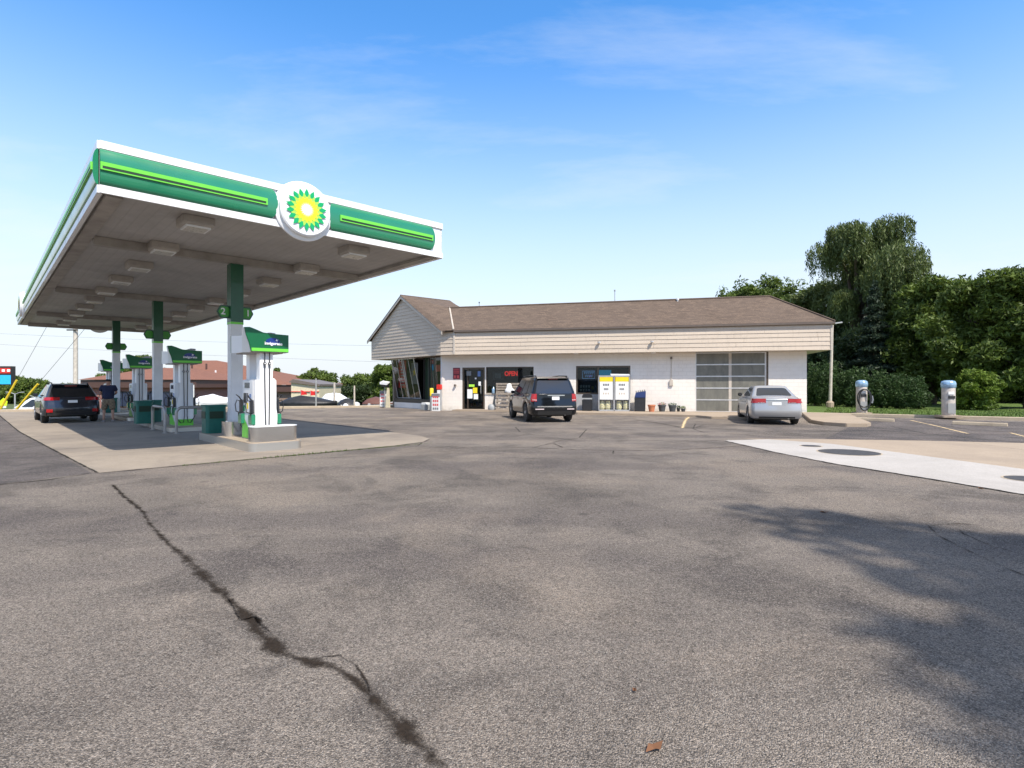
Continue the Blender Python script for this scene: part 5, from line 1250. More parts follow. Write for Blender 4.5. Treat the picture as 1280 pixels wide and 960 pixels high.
# tank exchange cage
u0, u1 = wl(748, -.75), wl(787.5, -.75); cw = (u1 - u0) / 2; ch = wz(768, 470, -.75) - WZ
cg = root('tank_cage', 'two door grey gas tank cage with yellow topped posters before the wide window', 'tank cage', (*BWp((u0 + u1) / 2, -.75), WZ), BA)
m = MB(); 
for x in (-cw, -.03, cw - .05): m.box(x, x + .05 + (.01 if x == -.03 else 0), 0, .05, 0, ch)
m.box(-cw, cw, 0, .05, 0, .07); m.box(-cw, cw, 0, .05, ch - .05, ch); m.box(-cw, cw, .0, .62, ch, ch + .03); m.box(-cw, -cw + .03, .05, .6, 0, ch); m.box(cw - .03, cw, .05, .6, 0, ch); m.box(-cw, cw, .58, .62, 0, ch); m.box(-cw, cw, .05, .6, .06, .08); m.box(-cw, cw, .05, .6, ch * .48, ch * .48 + .02)
m.build('frame', 'cage', cg)
m = MB()
for k in range(int(2 * cw / .09)): m.box(-cw + .05 + k * .09, -cw + .056 + k * .09, .015, .021, .05, ch - .04)
for k in range(int(ch / .12)): m.box(-cw + .03, cw - .03, .022, .027, .07 + k * .12, .076 + k * .12)
m.build('mesh_panel', 'cage', cg)
for s_ in (-1, 1):
    cx = s_ * cw * .5; w = cw * .5 - .07
    m = MB(); m.box(cx - w, cx + w, -.012, -.001, ch * .33, ch - .30); ps = m.build('poster', 'paper', cg)
    m = MB(); m.box(cx - w, cx + w, -.013, -.001, ch - .295, ch - .06); m.build('yellow_header', 'sticker_yellow', ps)
    m = MB()
    for (zz, n, ww, hh) in ((ch - .52, 4, .5, .11), (ch - .75, 4, .36, .11)):
        for q in range(n): x = cx - w * ww + q * (2 * w * ww / n); m.box(x, x + 2 * w * ww / n * .72, -.0145, -.0125, zz, zz + hh); 
    m.build('poster_print', 'grey_print', ps)
    m = MB(); [m.box(cx - w * .5 + q * w * .36, cx - w * .5 + q * w * .36 + w * .2, -.0145, -.0125, ch - .98, ch - .88) for q in range(3)]; m.build('poster_price', 'siding', ps)
m = MB(); m.prism_y([(-cw * .2, ch + .03), (cw, ch + .03), (cw * .96, ch + .10), (-cw * .25, ch + .12)], .05, .07); m.build('top_banner', 'white_soft', cg)
def tank(x, y, z, lb):
    t = root('gas_tank', lb, 'gas tank', (*BWp((u0 + u1) / 2 + x, -.75 + y), WZ + z), BA, 'gas tanks in the cage')
    m = MB(); m.lathe([(.11, 0), (.11, .03), (.145, .06), (.152, .12), (.152, .30), (.13, .37), (.06, .40), (.02, .41)], n=16); m.build('shell', 'tank', t, smooth=50)
    m = MB(); m.lathe([(.10, .37), (.105, .47), (.095, .47), (.09, .37)], n=16); m.build('collar', 'tank', t)
for x, lb in ((-.78, 'cream gas tank in the cage, leftmost of the four'), (-.42, 'cream gas tank in the left bay of the cage by the centre post'), (.30, 'cream gas tank in the right bay of the cage by the centre post'), (.74, 'cream gas tank in the cage, rightmost of the four')):
    tank(x * cw, .25, .08, lb)
# small black bin, tall black cabinet
def prismbin():
    t = root('litter_bin', 'small dark domed litter bin with a pale band left of the tank cage', 'litter bin', (*BWp(wl(734, -.55), -.55), WZ), BA)
    m = MB(); m.box(-.26, .26, -.2, .2, 0, .62); m.build('bin_body', 'black_plastic', t, bevel=.03); m = MB(); m.prism_y([(-.27, .70), (.27, .70), (.25, .84), (.14, .92), (-.14, .92), (-.25, .84)], -.2, .2); m.build('dome_lid', 'black_plastic', t, bevel=.02)
    m = MB(); m.box(-.265, .265, -.21, .21, .622, .70); m.build('pale_band', 'lamp_grey', t)
prismbin()
u = wl(800, -.5); t = root('windshield_station', 'tall black cabinet with a sloping blue top against the white wall', 'cabinet', (*BWp(u, -.5), WZ), BA)
m = MB(); m.hexa([(-.27, -.2, 0), (.27, -.2, 0), (.27, .2, 0), (-.27, .2, 0)], [(-.29, -.2, .72), (.29, -.2, .72), (.29, .2, .75), (-.29, .2, .75)]); m.build('cabinet_body', 'black_plastic', t, bevel=.02)
m = MB(); m.hexa([(-.28, -.2, .721), (.29, -.2, .721), (.29, .2, .751), (-.28, .2, .751)], [(-.22, -.14, .98), (.30, -.14, 1.06), (.30, .2, 1.08), (-.22, .2, 1.0)]); m.build('blue_top', 'sign_navy', t, bevel=.015)
m = MB(); [m.tube([(-.2 + .11 * q, .05, 1.0 + .015 * q), (-.2 + .11 * q, .05, 1.08 + .015 * q)], .02, 6) for q in range(5)]; m.build('knobs', 'black_plastic', t)
# pots
def pot(px, py, r, h, mat, label, plant=None, off=-.45):
    u = wl(px, off); t = root('flower_pot', label, 'flower pot', (*BWp(u, off), WZ), BA, 'flower pots along the wall')
    m = MB(); m.lathe([(r * .72, 0), (r * .95, h * .8), (r * 1.06, h * .8), (r * 1.06, h), (r * .92, h), (r * .88, h * .9), (.001, h * .88)], n=18); m.build('pot', mat, t, smooth=35)
    if plant:
        m = MB(); fl_ = MB()
        for i in range(130):
            a = random.random() * 6.28; q = random.random() ** .5 * r * 1.15; hh = h * .9 + random.uniform(.02, .17) * (1 - q / r * .4); x, y = math.cos(a) * q, math.sin(a) * q; w = .02
            b = random.random() * 6.28; (fl_ if random.random() < (.35 if plant == 'pink' else 0) else m).add([(x, y, hh), (x + math.cos(b) * w, y + math.sin(b) * w, hh + .02), (x + math.cos(b + 1) * w * 2, y + math.sin(b + 1) * w * 2, hh + .035), (x - math.sin(b) * w, y + math.cos(b) * w, hh + .015)], [(0, 1, 2, 3)])
        if len(m.f): m.build('leaves', 'leaf_bright' if plant != 'grey' else 'leaf_arb', t, recalc=False)
        if len(fl_.f): fl_.build('blossom', 'flower_pink', t, recalc=False)
pot(814.5, 0, .19, .36, 'terracotta', 'empty terracotta flower pot, widest of the row', off=-.75); pot(827.5, 0, .20, .35, 'pot_grey', 'dark grey flower pot with pink blossoms', 'pink'); pot(840.5, 0, .20, .34, 'pot_grey', 'dark grey flower pot with grey green leaves', 'grey'); pot(848, 0, .09, .18, 'black_plastic', 'tiny black flower pot between the grey pots and a leafy plant', 'grey', -.3); pot(854, 0, .12, .16, 'pot_grey', 'small pot with pale bushy leaves near the garage door', 'green', -.35)
# pallets in front of the first window, bags on top
def pallet(px0, px1, z0, z1, off, label, n=4, vert=True):
    x0, x1 = wl(px0, off), wl(px1, off); w = (x1 - x0) / 2; t = root('wooden_pallet', label, 'pallet', (*BWp((x0 + x1) / 2, off), z0), BA, 'wooden pallets under the window')
    h = z1 - z0
    for x in (-w, -.05, w - .1): m = MB(); m.box(x, x + .1, .02, .12, 0, h); m.build('runner', 'timber', t)
    for k in range(n): z = k * (h - .1) / (n - 1); m = MB(); m.box(-w, w, -.003, .019, z, z + .1); m.build('board', 'timber', t)
    for k in range(3): z = k * (h - .1) / 2; m = MB(); m.box(-w, w, .121, .14, z, z + .1); m.build('board', 'timber', t)
pallet(620, 652, WZ, WZ + .95, -.5, 'grey wooden pallet standing upright on the walk under the window', 5)
pallet(620, 654, WZ + .952, WZ + 1.50, -.2, 'upper pallet planter leaning at the window sill', 4)
u = wl(636.5, -.45); t = root('white_bag', 'bulging white bag on top of the upright pallet', 'bag', (*BWp(u, -.42), WZ + .953), BA)
m = MB(); m.loft([[(.28 * math.cos(a) * k * (1 + .12 * math.sin(3 * a + j)), .10 * math.sin(a) * k, z) for a in [2 * math.pi * q / 14 for q in range(14)]] for j, (k, z) in enumerate(((.75, 0), (1.0, .06), (.95, .16), (.62, .26), (.5, .36), (.42, .48), (.2, .52)))]); m.build('sack', 'paper', t, smooth=60)
u = wl(616, -.2); t = root('blue_bottle', 'light blue jug on the window sill right of the entrance', 'jug', (*BWp(wl(617, -.0), -.015), w1B + .001), BA)
m = MB(); m.lathe([(.09, 0), (.10, .03), (.10, .24), (.05, .32), (.03, .35), (.03, .39)], n=14); m.build('jug_body', 'chrome_blue', t, smooth=40)
t = root('wedge_board', 'triangular dark board propped beside the pallet', 'board', (*BWp(wl(617, -.45), -.45), WZ), BA)
m = MB(); m.prism_y([(-.12, 0), (.10, 0), (.10, .86), (.04, .86)], 0, .03); m.build('board', 'pot_grey', t)
t = root('salt_bag', 'small pale sack slumped on the walk beside the pallets', 'sack', (*BWp(wl(614, -.7), -.7), WZ), BA)
m = MB(); m.loft([[(.20 * math.cos(a) * k, .14 * math.sin(a) * k, z) for a in [2 * math.pi * q / 12 for q in range(12)]] for k, z in ((.8, 0), (1, .08), (.9, .22), (.5, .32))]); m.build('sack', 'lamp_grey', t, smooth=60)
# price boards
def price(s, d, label, w=.28, z0=.05, h=1.05, top=True):
    p = s3(s, d, .0); t = root('price_board', label, 'price board', (p[0], p[1], 0), R(-25) if s < 3 else R(-10), 'price boards by the gabled end')
    m = MB(); m.box(-w, w, 0, .05, z0, z0 + h); m.build('board', 'paper', t, bevel=.006)
    for k in range(4):
        m = MB(); [m.box(-w * .7 + q * w * .48, -w * .7 + q * w * .48 + w * .36, -.005, -.001, z0 + .08 + k * .22, z0 + .20 + k * .22) for q in range(3)]; m.build('print', 'pink_print' if k > 0 else 'tank_label', t)
    m = MB(); m.box(-w, w, -.004, -.001, z0 + h - .22, z0 + h - .02); m.build('board_header', 'tank_label', t)
price(6.35, -.5, 'white price board with red figures at the far end of the gabled front', .23)
price(-.40, -.72, 'white price board with red figures at the corner by the yellow topped tube', .28, .0, 1.02)
p = s3(-.02, -.75, 0); t = root('squeegee_tube', 'white tube with a bright yellow top beside the corner price board', 'tube holder', (p[0], p[1], 0), 0)
m = MB(); m.lathe([(.09, 0), (.10, .03), (.10, .85)], n=14); m.build('tube', 'lamp_grey', t, smooth=40); m = MB(); m.lathe([(.105, .85), (.105, 1.28), (.08, 1.31)], n=14); m.build('yellow_cap', 'sticker_yellow', t, smooth=40)
p = s3(-.30, -.45, 0); t = root('red_box', 'red box with small label on a post behind the corner price board', 'box', (p[0], p[1], 0), R(-25))
m = MB(); m.tube([(0, .05, 0), (0, .05, 1.22)], .03, 6); m.build('post', 'lamp_grey', t); m = MB(); m.box(-.14, .14, -.05, .18, 1.22, 1.52); m.build('box_shell', 'sticker_red', t, bevel=.03); m = MB(); m.box(-.05, .14, -.09, -.051, 1.0, 1.2); m.build('label_plate', 'paper', t)
p = s3(6.0, -.55, 0); t = root('newspaper_box', 'pale sloping box on a leg left of the leaning windows', 'paper box', (p[0], p[1], 0), R(-20))
m = MB(); m.hexa([(-.2, -.15, 1.38), (.2, -.15, 1.35), (.2, .2, 1.35), (-.2, .2, 1.38)], [(-.26, -.15, 1.70), (.24, -.15, 1.64), (.24, .2, 1.64), (-.26, .2, 1.70)]); m.build('box_shell', 'bracket', t, bevel=.02)
m = MB(); m.hexa([(-.28, -.18, 1.54), (.26, -.18, 1.48), (.26, .22, 1.66), (-.28, .22, 1.74)], [(-.28, -.18, 1.68), (.26, -.18, 1.62), (.26, .22, 1.70), (-.28, .22, 1.78)]); m.build('sloping_lid', 'white_soft', t)
m = MB(); m.tube([(0, 0, 0), (0, 0, 1.35)], .04, 6); m.build('post', 'lamp_grey', t); m = MB(); m.hexa([(.1, -.1, 0), (.42, -.1, 0), (.42, .0, 0), (.1, .0, 0)], [(.22, -.1, 1.3), (.34, -.1, 1.3), (.34, 0, 1.3), (.22, 0, 1.3)]); m.build('brace_panel', 'cream', t)
p = s3(.95, -.55, 0); t = root('milk_crate', 'low pale crate by the storefront base near the yellow topped tube', 'crate', (p[0], p[1], 0), R(-40))
m = MB(); m.box(-.22, .22, -.2, .2, 0, .34); m.build('crate_wall', 'lamp_grey', t, bevel=.02); m = MB(); m.box(-.18, .18, -.16, .16, .341, .46); m.build('crate_load', 'paper', t)
# wheel stops and vacuums
def stop(ax_, ay, bx, by, label):
    a, b = G(ax_, ay), G(bx, by); L = math.dist(a, b); rz = math.atan2(b[1] - a[1], b[0] - a[0]); t = root('wheel_stop', label, 'wheel stop', (a[0], a[1], .004), rz, 'concrete wheel stops')
    m = MB(); m.prism_x([(0, 0), (.15, 0), (.13, .10), (.10, .125), (.05, .125), (.02, .10)], 0, L); m.build('stop_block', 'kerb', t, bevel=.008)
stop(1059, 525, 1117, 527.5, 'concrete wheel stop in front of the hose draped vacuum'); stop(1190, 530.5, 1259, 533.5, 'concrete wheel stop right of the painted parking line')
def vac(px, py, h, r, label, hose):
    g = G(px, py, .1); t = root('car_vacuum', label, 'car vacuum', (g[0], g[1], .1), R(-15), 'coin vacuums on the lawn edge')
    m = MB(); m.prism(rrect(-r * 1.6, r * 1.6, -r * 1.5, r * 1.5, .1), -.02, .07); m.build('base_slab', 'tan_conc', t)
    m = MB(); m.lathe([(r, .07), (r, h - .34), (r * .98, h - .33)], n=24); b = m.build('vacuum_body', 'vac_body', t, smooth=40)
    m = MB(); m.lathe([(r * 1.04, h - .33), (r * 1.12, h - .30), (r * 1.12, h - .14), (r * 1.0, h - .05), (r * .6, h - .005), (.01, h)], n=24); m.build('dome', 'chrome_blue', t, smooth=50)
    m = MB(); m.box(-.11, .11, -r - .02, -r + .08, h - .62, h - .50); m.build('sticker_panel', 'paper', b); m = MB(); m.box(-.12, .16, -r - .015, -r + .09, .15, .6); m.build('service_door', 'steel_dull', b)
    m = MB(); m.box(-.10, .14, -r - .018, -r + .09, h - .80, h - .68); m.build('coin_panel', 'bracket', b)
    if hose:
        for k, (ww, z0) in enumerate(((.30, .42), (.22, .5))):
            pts = [(math.sin(a) * ww * (1 + .1 * k) + .03, -r - .06 - .04 * k, h - .52 - (1 - math.cos(a)) * z0 * 1.02 + .08) for a in [2 * math.pi * q / 24 for q in range(25)]]
            m = MB(); m.tube(pts, .028, 8, caps=False); m.build('hose', 'black_rubber', t, smooth=60)
        m = MB(); m.tube([(.36, -r - .05, h - .75), (.38, -r - .06, h - .95), (.34, -r - .05, h - 1.1)], [.03, .04, .05], 8); m.build('suction_nozzle', 'tank_label', t)
vac(1077, 517.2, 1.63, .235, 'round car vacuum with a black hose draped over its front', True); vac(1185.5, 521, 1.60, .25, 'round car vacuum without a hose, right of the draped one', False)
# manual detail: dry leaves on the asphalt
for (px, py, lb) in ((1030, 641, 'dark dry leaf on the asphalt below the white slab'), (818, 937, 'brown dry leaf on the asphalt closest to the camera'), (1226, 611, 'small dry leaf at the lower edge of the white slab'), (793, 865, 'tiny dry leaf on the asphalt just beyond the closest one')):
    g = G(px, py); t = MB(); a = random.random() * 6; s_ = .035 if py != 865 else .014
    pts = [(math.cos(a + k * 1.05) * s_ * (1.5 if k % 3 == 0 else .7), math.sin(a + k * 1.05) * s_ * (1.5 if k % 3 == 0 else .7), .008 + .012 * (k % 2)) for k in range(6)]
    t.add(pts + [(0, 0, .004)], [(k, (k + 1) % 6, 6) for k in range(6)]); o = t.build('dry_leaf', 'dry_leaf', None, recalc=False); o.location = (g[0], g[1], 0)
    tag(o, lb, 'leaf', 'dry leaves scattered on the asphalt')
# ------------------------------------------------------------------ beyond the lot
def hiproof(m, x0, x1, y0, y1, z0, z1, rx0, rx1, ry):
    m.add([(x0, y0, z0), (x1, y0, z0), (x1, y1, z0), (x0, y1, z0), (rx0, ry, z1), (rx1, ry, z1)], [(0, 1, 5, 4), (1, 2, 5), (2, 3, 4, 5), (3, 0, 4), (0, 3, 2, 1)])
def block(name, label, px0, px1, Y, ze, zr, rpx0, rpx1, dep, wall, group):
    x0, x1 = (px0 - 640) / F * Y, (px1 - 640) / F * Y; Yr = Y + dep / 2; rx0, rx1 = (rpx0 - 640) / F * Yr, (rpx1 - 640) / F * Yr
    t = root(name, label, 'building', ((x0 + x1) / 2, Y, -1.6), 0, group)
    m = MB(); m.box(x0 + .6, x1 - .6, Y + .6, Y + dep - .6, -1.6, ze - .75); m.build('wall', wall, t, world=True)
    m = MB(); m.box(x0 + .15, x1 - .15, Y + .15, Y + dep - .15, ze - .75, ze - .02); m.build('fascia_band', 'brown_metal', t, world=True)
    m = MB(); hiproof(m, x0, x1, Y, Y + dep, ze, zr, rx0, rx1, Yr); m.build('roof', 'far_shingle', t, world=True)
    return t, x0, x1
t, x0, x1 = block('brick_building', 'low red brick building with a long brown hipped roof behind the far pumps', 97, 246, 52, 1.98, 3.28, 190, 236, 14, 'red_brick', 'brick buildings across the street')
for k in range(8):
    a = x0 + 2 + k * (x1 - x0 - 4) / 8; m = MB(); m.box(a, a + 1.0, 52.52, 52.6, -.6, .9); w_ = m.build('window', 'bronze', t, world=True); m = MB(); m.box(a + .08, a + .92, 52.50, 52.52, -.5, .8); m.build('pane', 'screen', w_, world=True)
t, x0, x1 = block('brick_building', 'larger brown brick building with a tall hipped roof behind the nearest pump', 214, 369, 60, 1.5, 4.55, 236, 271, 20, 'brown_brick', 'brick buildings across the street')
for k in range(8):
    a = x0 + 2 + k * (x1 - x0 - 4) / 8; m = MB(); m.box(a, a + 1.1, 60.52, 60.6, -.8, .4); w_ = m.build('window', 'bronze', t, world=True); m = MB(); m.box(a + .08, a + 1.02, 60.50, 60.52, -.7, .3); m.build('pane', 'screen', w_, world=True)
for (px, py) in ((240, 458), (258, 458)): q = P(px, py, 66); m = MB(); m.tube([(q.x, 66, 3.2), (q.x, 66, 4.0)], .12, 6); m.build('vent_pipe', 'brown_metal', t, world=True)
q = P(266.5, 464, 61); m = MB(); m.tube([(q.x, 61.5, 2.0), (q.x, 61.5, 3.1)], .09, 6); m.build('white_flue', 'white_soft', t, world=True)
t = root('cream_building', 'small cream building with a sloping dark roof edge behind the tarped boats', 'building', (P(381, 500, 55).x, 55, -1.6), 0)
a, b = P(364, 480, 55), P(399, 482, 55); m = MB(); m.hexa([(a.x, 55, -1.6), (b.x, 55, -1.6), (b.x, 62, -1.6), (a.x, 62, -1.6)], [(a.x, 55, 1.75), (b.x, 55, 1.35), (b.x, 62, 1.35), (a.x, 62, 1.75)]); m.build('wall', 'cream', t, world=True)
m = MB(); m.hexa([(a.x - .2, 54.8, 1.76), (b.x + .1, 54.8, 1.36), (b.x + .1, 62.2, 1.36), (a.x - .2, 62.2, 1.76)], [(a.x + .25, 54.8, 2.05), (b.x + .1, 54.8, 1.56), (b.x + .1, 62.2, 1.56), (a.x + .25, 62.2, 2.05)]); m.build('roof', 'gutter', t, world=True)
m = MB(); m.box(a.x, b.x, 54.9, 54.98, .8, .86); m.build('red_line', 'flag_red', t, world=True)
def flag(px, py, Y, label):
    q = P(px, py, Y); t = root('pennant_flag', label, 'flag', (q.x, q.y, -1.5), 0, 'red flags over the boats'); m = MB(); m.tube([(0, 0, 0), (0, 0, q.z + 1.5)], .02, 6); m.build('flag_pole', 'lamp_grey', t)
    m = MB(); z = q.z + 1.5; m.loft([[(0, 0, z - .42), (0, .01, z - .42), (0, .01, z), (0, 0, z)], [(.25, .05, z - .40), (.25, .06, z - .40), (.25, .06, z - .1), (.25, .05, z - .1)], [(.52, -.02, z - .37), (.52, -.01, z - .37), (.52, -.01, z - .30), (.52, -.02, z - .30)]]); m.build('flag_cloth', 'flag_red', t)
flag(376, 487.5, 46, 'red pennant flag, the one nearer the brown roof'); flag(388, 488, 46, 'red pennant flag, the one nearer the slim pole')
def post(px, py0, Y, r, name, label, cat, mat, group=None):
    q = P(px, py0, Y); z = gz(q.x, Y); t = root(name, label, cat, (q.x, Y, z), 0, group); m = MB(); m.tube([(0, 0, -.1), (0, 0, q.z - z)], [r, r * .85], 8); m.build('post', mat, t, smooth=50); return t, q, z
post(395, 473, 37.3, .055, 'slim_post', 'tall slim pale post standing before the cream building', 'post', 'lamp_grey', 'posts along the lot edge')
post(418, 478, 45, .10, 'slim_post', 'thick wooden post rising among the white boats', 'post', 'pole_wood', 'posts along the lot edge')
post(443, 482, 37.5, .065, 'slim_post', 'short pale post right of the white outboard cover', 'post', 'pole_wood', 'posts along the lot edge')
post(242, 481, 40, .055, 'slim_post', 'white curved top post behind the pipe guards', 'post', 'white_soft', 'posts along the lot edge')
t, q, z = post(342, 478, 40, .045, 'lamp_post', 'white lamp post with a round head right of the nearest pump', 'lamp post', 'white_soft')
m = MB(); m.lathe([(.05, 0), (.12, .05), (.12, .2), (.04, .28)], z=q.z - z, n=12); m.build('lamp_head', 'white_soft', t, smooth=50)
# boats
def boat(px0, px1, Y, ztop, mat, label, hull='car_white', hmat=None, ht=.9):
    a, b = P(px0, 500, Y).x, P(px1, 500, Y).x; L = b - a; z = gz((a + b) / 2, Y); t = root('covered_boat', label, 'boat', (a, Y, z), 0, 'boats stored beyond the lot kerb')
    hz = ztop - z; rings = []
    for f, w, zz in ((0, .75, 0), (.25, .95, 0), (.6, .95, .02), (.85, .6, .10), (1, .05, .28)):
        x = f * L; rings.append([(x, 1 - w, hz * .66 + zz), (x, 1 - w * .5, hz * .54 + zz), (x, 1, hz * .48 + zz * 1.3), (x, 1 + w * .5, hz * .54 + zz), (x, 1 + w, hz * .66 + zz), (x, 1 + w, hz * .78 + zz * .4), (x, 1 - w, hz * .78 + zz * .4)])
    m = MB(); m.loft(rings); m.build('hull', hull, t, smooth=40)
    rings = []
    for f, w, h_ in ((-.01, .77, .72), (.12, .9, .92), (.35, .98, 1.0), (.6, .97, .93), (.85, .62, .80), (1.0, .07, .70)):
        x = f * L; jz = random.uniform(-.03, .03); rings.append([(x, 1 - w, hz * .74), (x, 1 - w * .98, hz * .79), (x, 1 - w * .4, hz * (.78 + (h_ - .72) * .8 + jz)), (x, 1, hz * (.78 + (h_ - .7) * .75)), (x, 1 + w * .4, hz * (.78 + (h_ - .72) * .8 - jz)), (x, 1 + w * .98, hz * .79), (x, 1 + w, hz * .74)])
    m = MB(); m.loft(rings); m.build('cover', mat, t, smooth=60)
    m = MB(); m.box(L * .1, L * .9, .6, .7, hz * .12, hz * .2); m.box(L * .1, L * .9, 1.3, 1.4, hz * .12, hz * .2); m.lathe([(.3, -.1), (.3, .1)], L * .3, .35, .3, 14, 'y'); m.build('trailer', 'bracket', t)
boat(348, 416, 43, .62, 'tarp_black', 'long boat under a black tarp beside the red flags', 'tarp_black')
boat(238, 284, 43, .72, 'tarp_white', 'white covered boat with a pale blue hull behind the pipe guards')
boat(262, 300, 46, .45, 'tarp_white', 'white covered boat lying behind another left of the nearest column')
boat(400, 432, 47, .80, 'tarp_white', 'white boat behind the thick wooden post')
boat(420, 445, 42, .45, 'tarp_black', 'small dark boat with white outboard covers')
boat(452, 488, 44, .50, 'tarp_brown', 'low red brown covered boat near the end of the store')
for px, lb in ((432, 'white outboard motor cover, upper of the two'), (446, 'white outboard motor cover by the short post')):
    q = P(px, 504, 40); z = gz(q.x, 40); t = root('outboard_motor', lb, 'boat motor', (q.x, 40, z), 0, 'white outboard covers'); m = MB(); m.lathe([(.10, 0), (.12, .6), (.2, .75), (.24, 1.0), (.2, 1.32), (.08, 1.45)], n=14); m.build('cover', 'tarp_white', t, smooth=60); m = MB(); m.box(-.05, .05, -.12, .12, -.0, .5); m.build('motor_leg', 'bracket', t)
# street side on the far left
t, q, z = post(94.5, 300, 42, .16, 'utility_pole', 'tall pale utility pole rising behind the dark wagon', 'utility pole', 'pole_wood')
m = MB(); m.tube([(-.5, -.2, q.z * .0 + 5.6 + 1.6), (.3, -.2, 7.2)], .05, 6); m.build('pole_band', 'bracket', t)
top = Vector((q.x, 42, 6.6))
def guy(px0, py0, px1, py1, Y, label):
    a, b = P(px0, py0, Y), P(px1, py1, Y); a.z = gz(a.x, Y) - .02 if a.z < gz(a.x, Y) else a.z
    t = root('guy_guard', label, 'guy wire guard', tuple(a), 0, 'yellow guy wire guards'); m = MB(); m.tube([(0, 0, 0), tuple(b - a)], .07, 8); m.build('yellow_tube', 'yellow_guard', t, smooth=50)
    m = MB(); m.tube([tuple(b - a), tuple(Vector((b.x + (b.x - a.x) * 1.9, Y, b.z + (b.z - a.z) * 1.9)) - a)], .012, 5); m.build('guy_wire', 'bracket', t)
guy(17, 516, 47.5, 480, 38, 'slanting yellow guy wire guard nearer the dark wagon'); guy(-2, 516, 21, 475, 40, 'slanting yellow guy wire guard nearer the school crossing sign')
q = P(5, 506, 52); t = root('crossing_sign', 'fluorescent yellow green crossing sign on a short post', 'road sign', (q.x, 52, -1.6), 0); m = MB(); m.tube([(0, 0, 0), (0, 0, 1.5)], .04, 6); m.build('post', 'lamp_grey', t)
m = MB(); m.prism_y([(-.3, 1.15), (.3, 1.15), (.38, 1.55), (0, 1.9), (-.38, 1.55)], -.06, -.04); m.build('sign_plate', 'fluo', t); m = MB(); m.box(-.25, .25, -.06, -.04, .95, 1.13); m.build('lower_plate', 'paper', t)
q = P(-4, 470, 45); t = root('message_sign', 'tall roadside sign with a red lettered board over a cyan screen', 'sign', (q.x - .3, 45, gz(q.x, 45)), 0); zo = -gz(q.x, 45); w = P(14, 470, 45).x - q.x + .3
m = MB(); m.box(-w, w, 0, .4, 1.5 + zo, 3.0 + zo); m.build('sign_cabinet', 'bracket', t); m = MB(); m.box(-w + .1, w - .06, -.03, -.001, 2.42 + zo, 2.85 + zo); m.build('red_board', 'sticker_red', t); m = MB(); m.box(-w + .05, w - .03, -.03, -.001, 1.55 + zo, 2.28 + zo); m.build('screen', 'screen_cyan', t); m = MB(); m.box(-.25, .25, .1, .3, 0, 1.5 + zo); m.build('support', 'lamp_grey', t)
m = MB(); [m.box(w - .3 - k * .42, w - .05 - k * .42, -.045, -.031, 2.55 + zo, 2.75 + zo) for k in range(4)]; m.build('lettering', 'logo_white', t)
def dlamp(px, py, Y, label, sc_=1):
    q = P(px, py, Y); z = gz(q.x, Y); t = root('street_lamp', label, 'street lamp', (q.x, Y, z), 0, 'double armed street lamps'); h = q.z - z
    m = MB(); m.tube([(0, 0, 0), (0, 0, h)], .07, 8); m.build('pole', 'lamp_grey', t)
    for k in (-1, 1):
        m = MB(); m.tube([(0, 0, h - .05), (k * .5 * sc_, 0, h + .12), (k * 1.0 * sc_, 0, h + .16)], .04, 6); m.build('arm', 'lamp_grey', t)
dlamp(18.7, 492, 60, 'double armed street lamp under the two yellow guards'); dlamp(43.5, 496, 70, 'smaller double armed street lamp behind the minivan')
# overhead wires
def wire(a, b, label, sag=.5, r=.011):
    t = MB(); pts = [tuple(a.lerp(b, k / 16) - Vector((0, 0, sag * 4 * (k / 16) * (1 - k / 16)))) for k in range(17)]; t.tube(pts, r, 5); o = t.build('power_line', 'tank_label'); tag(o, label, 'power line', 'power lines behind the store')
wire(P(-40, 415, 60), P(520, 433, 52), 'upper power line crossing the sky behind the pumps', .2); wire(P(-40, 428, 60), P(560, 455, 52), 'lower power line crossing the sky behind the pumps', .2)
q = P(1037.5, 402, 34.6); t = root('yard_pole', 'slim grey pole beside the right end of the store', 'pole', (q.x, 34.6, .1), 0); m = MB(); m.tube([(0, 0, -.1), (.15, 0, q.z - .1)], [.10, .07], 8); m.build('shaft', 'pole_wood', t, smooth=50); m = MB(); m.lathe([(.2, -.1), (.22, .3), (.12, .4)], n=10); m.build('footing', 'tan_conc', t); m = MB(); m.tube([(.1, 0, q.z - .25), (.75, 0, q.z - .15)], .05, 6); m.build('lamp_arm', 'lamp_grey', t)
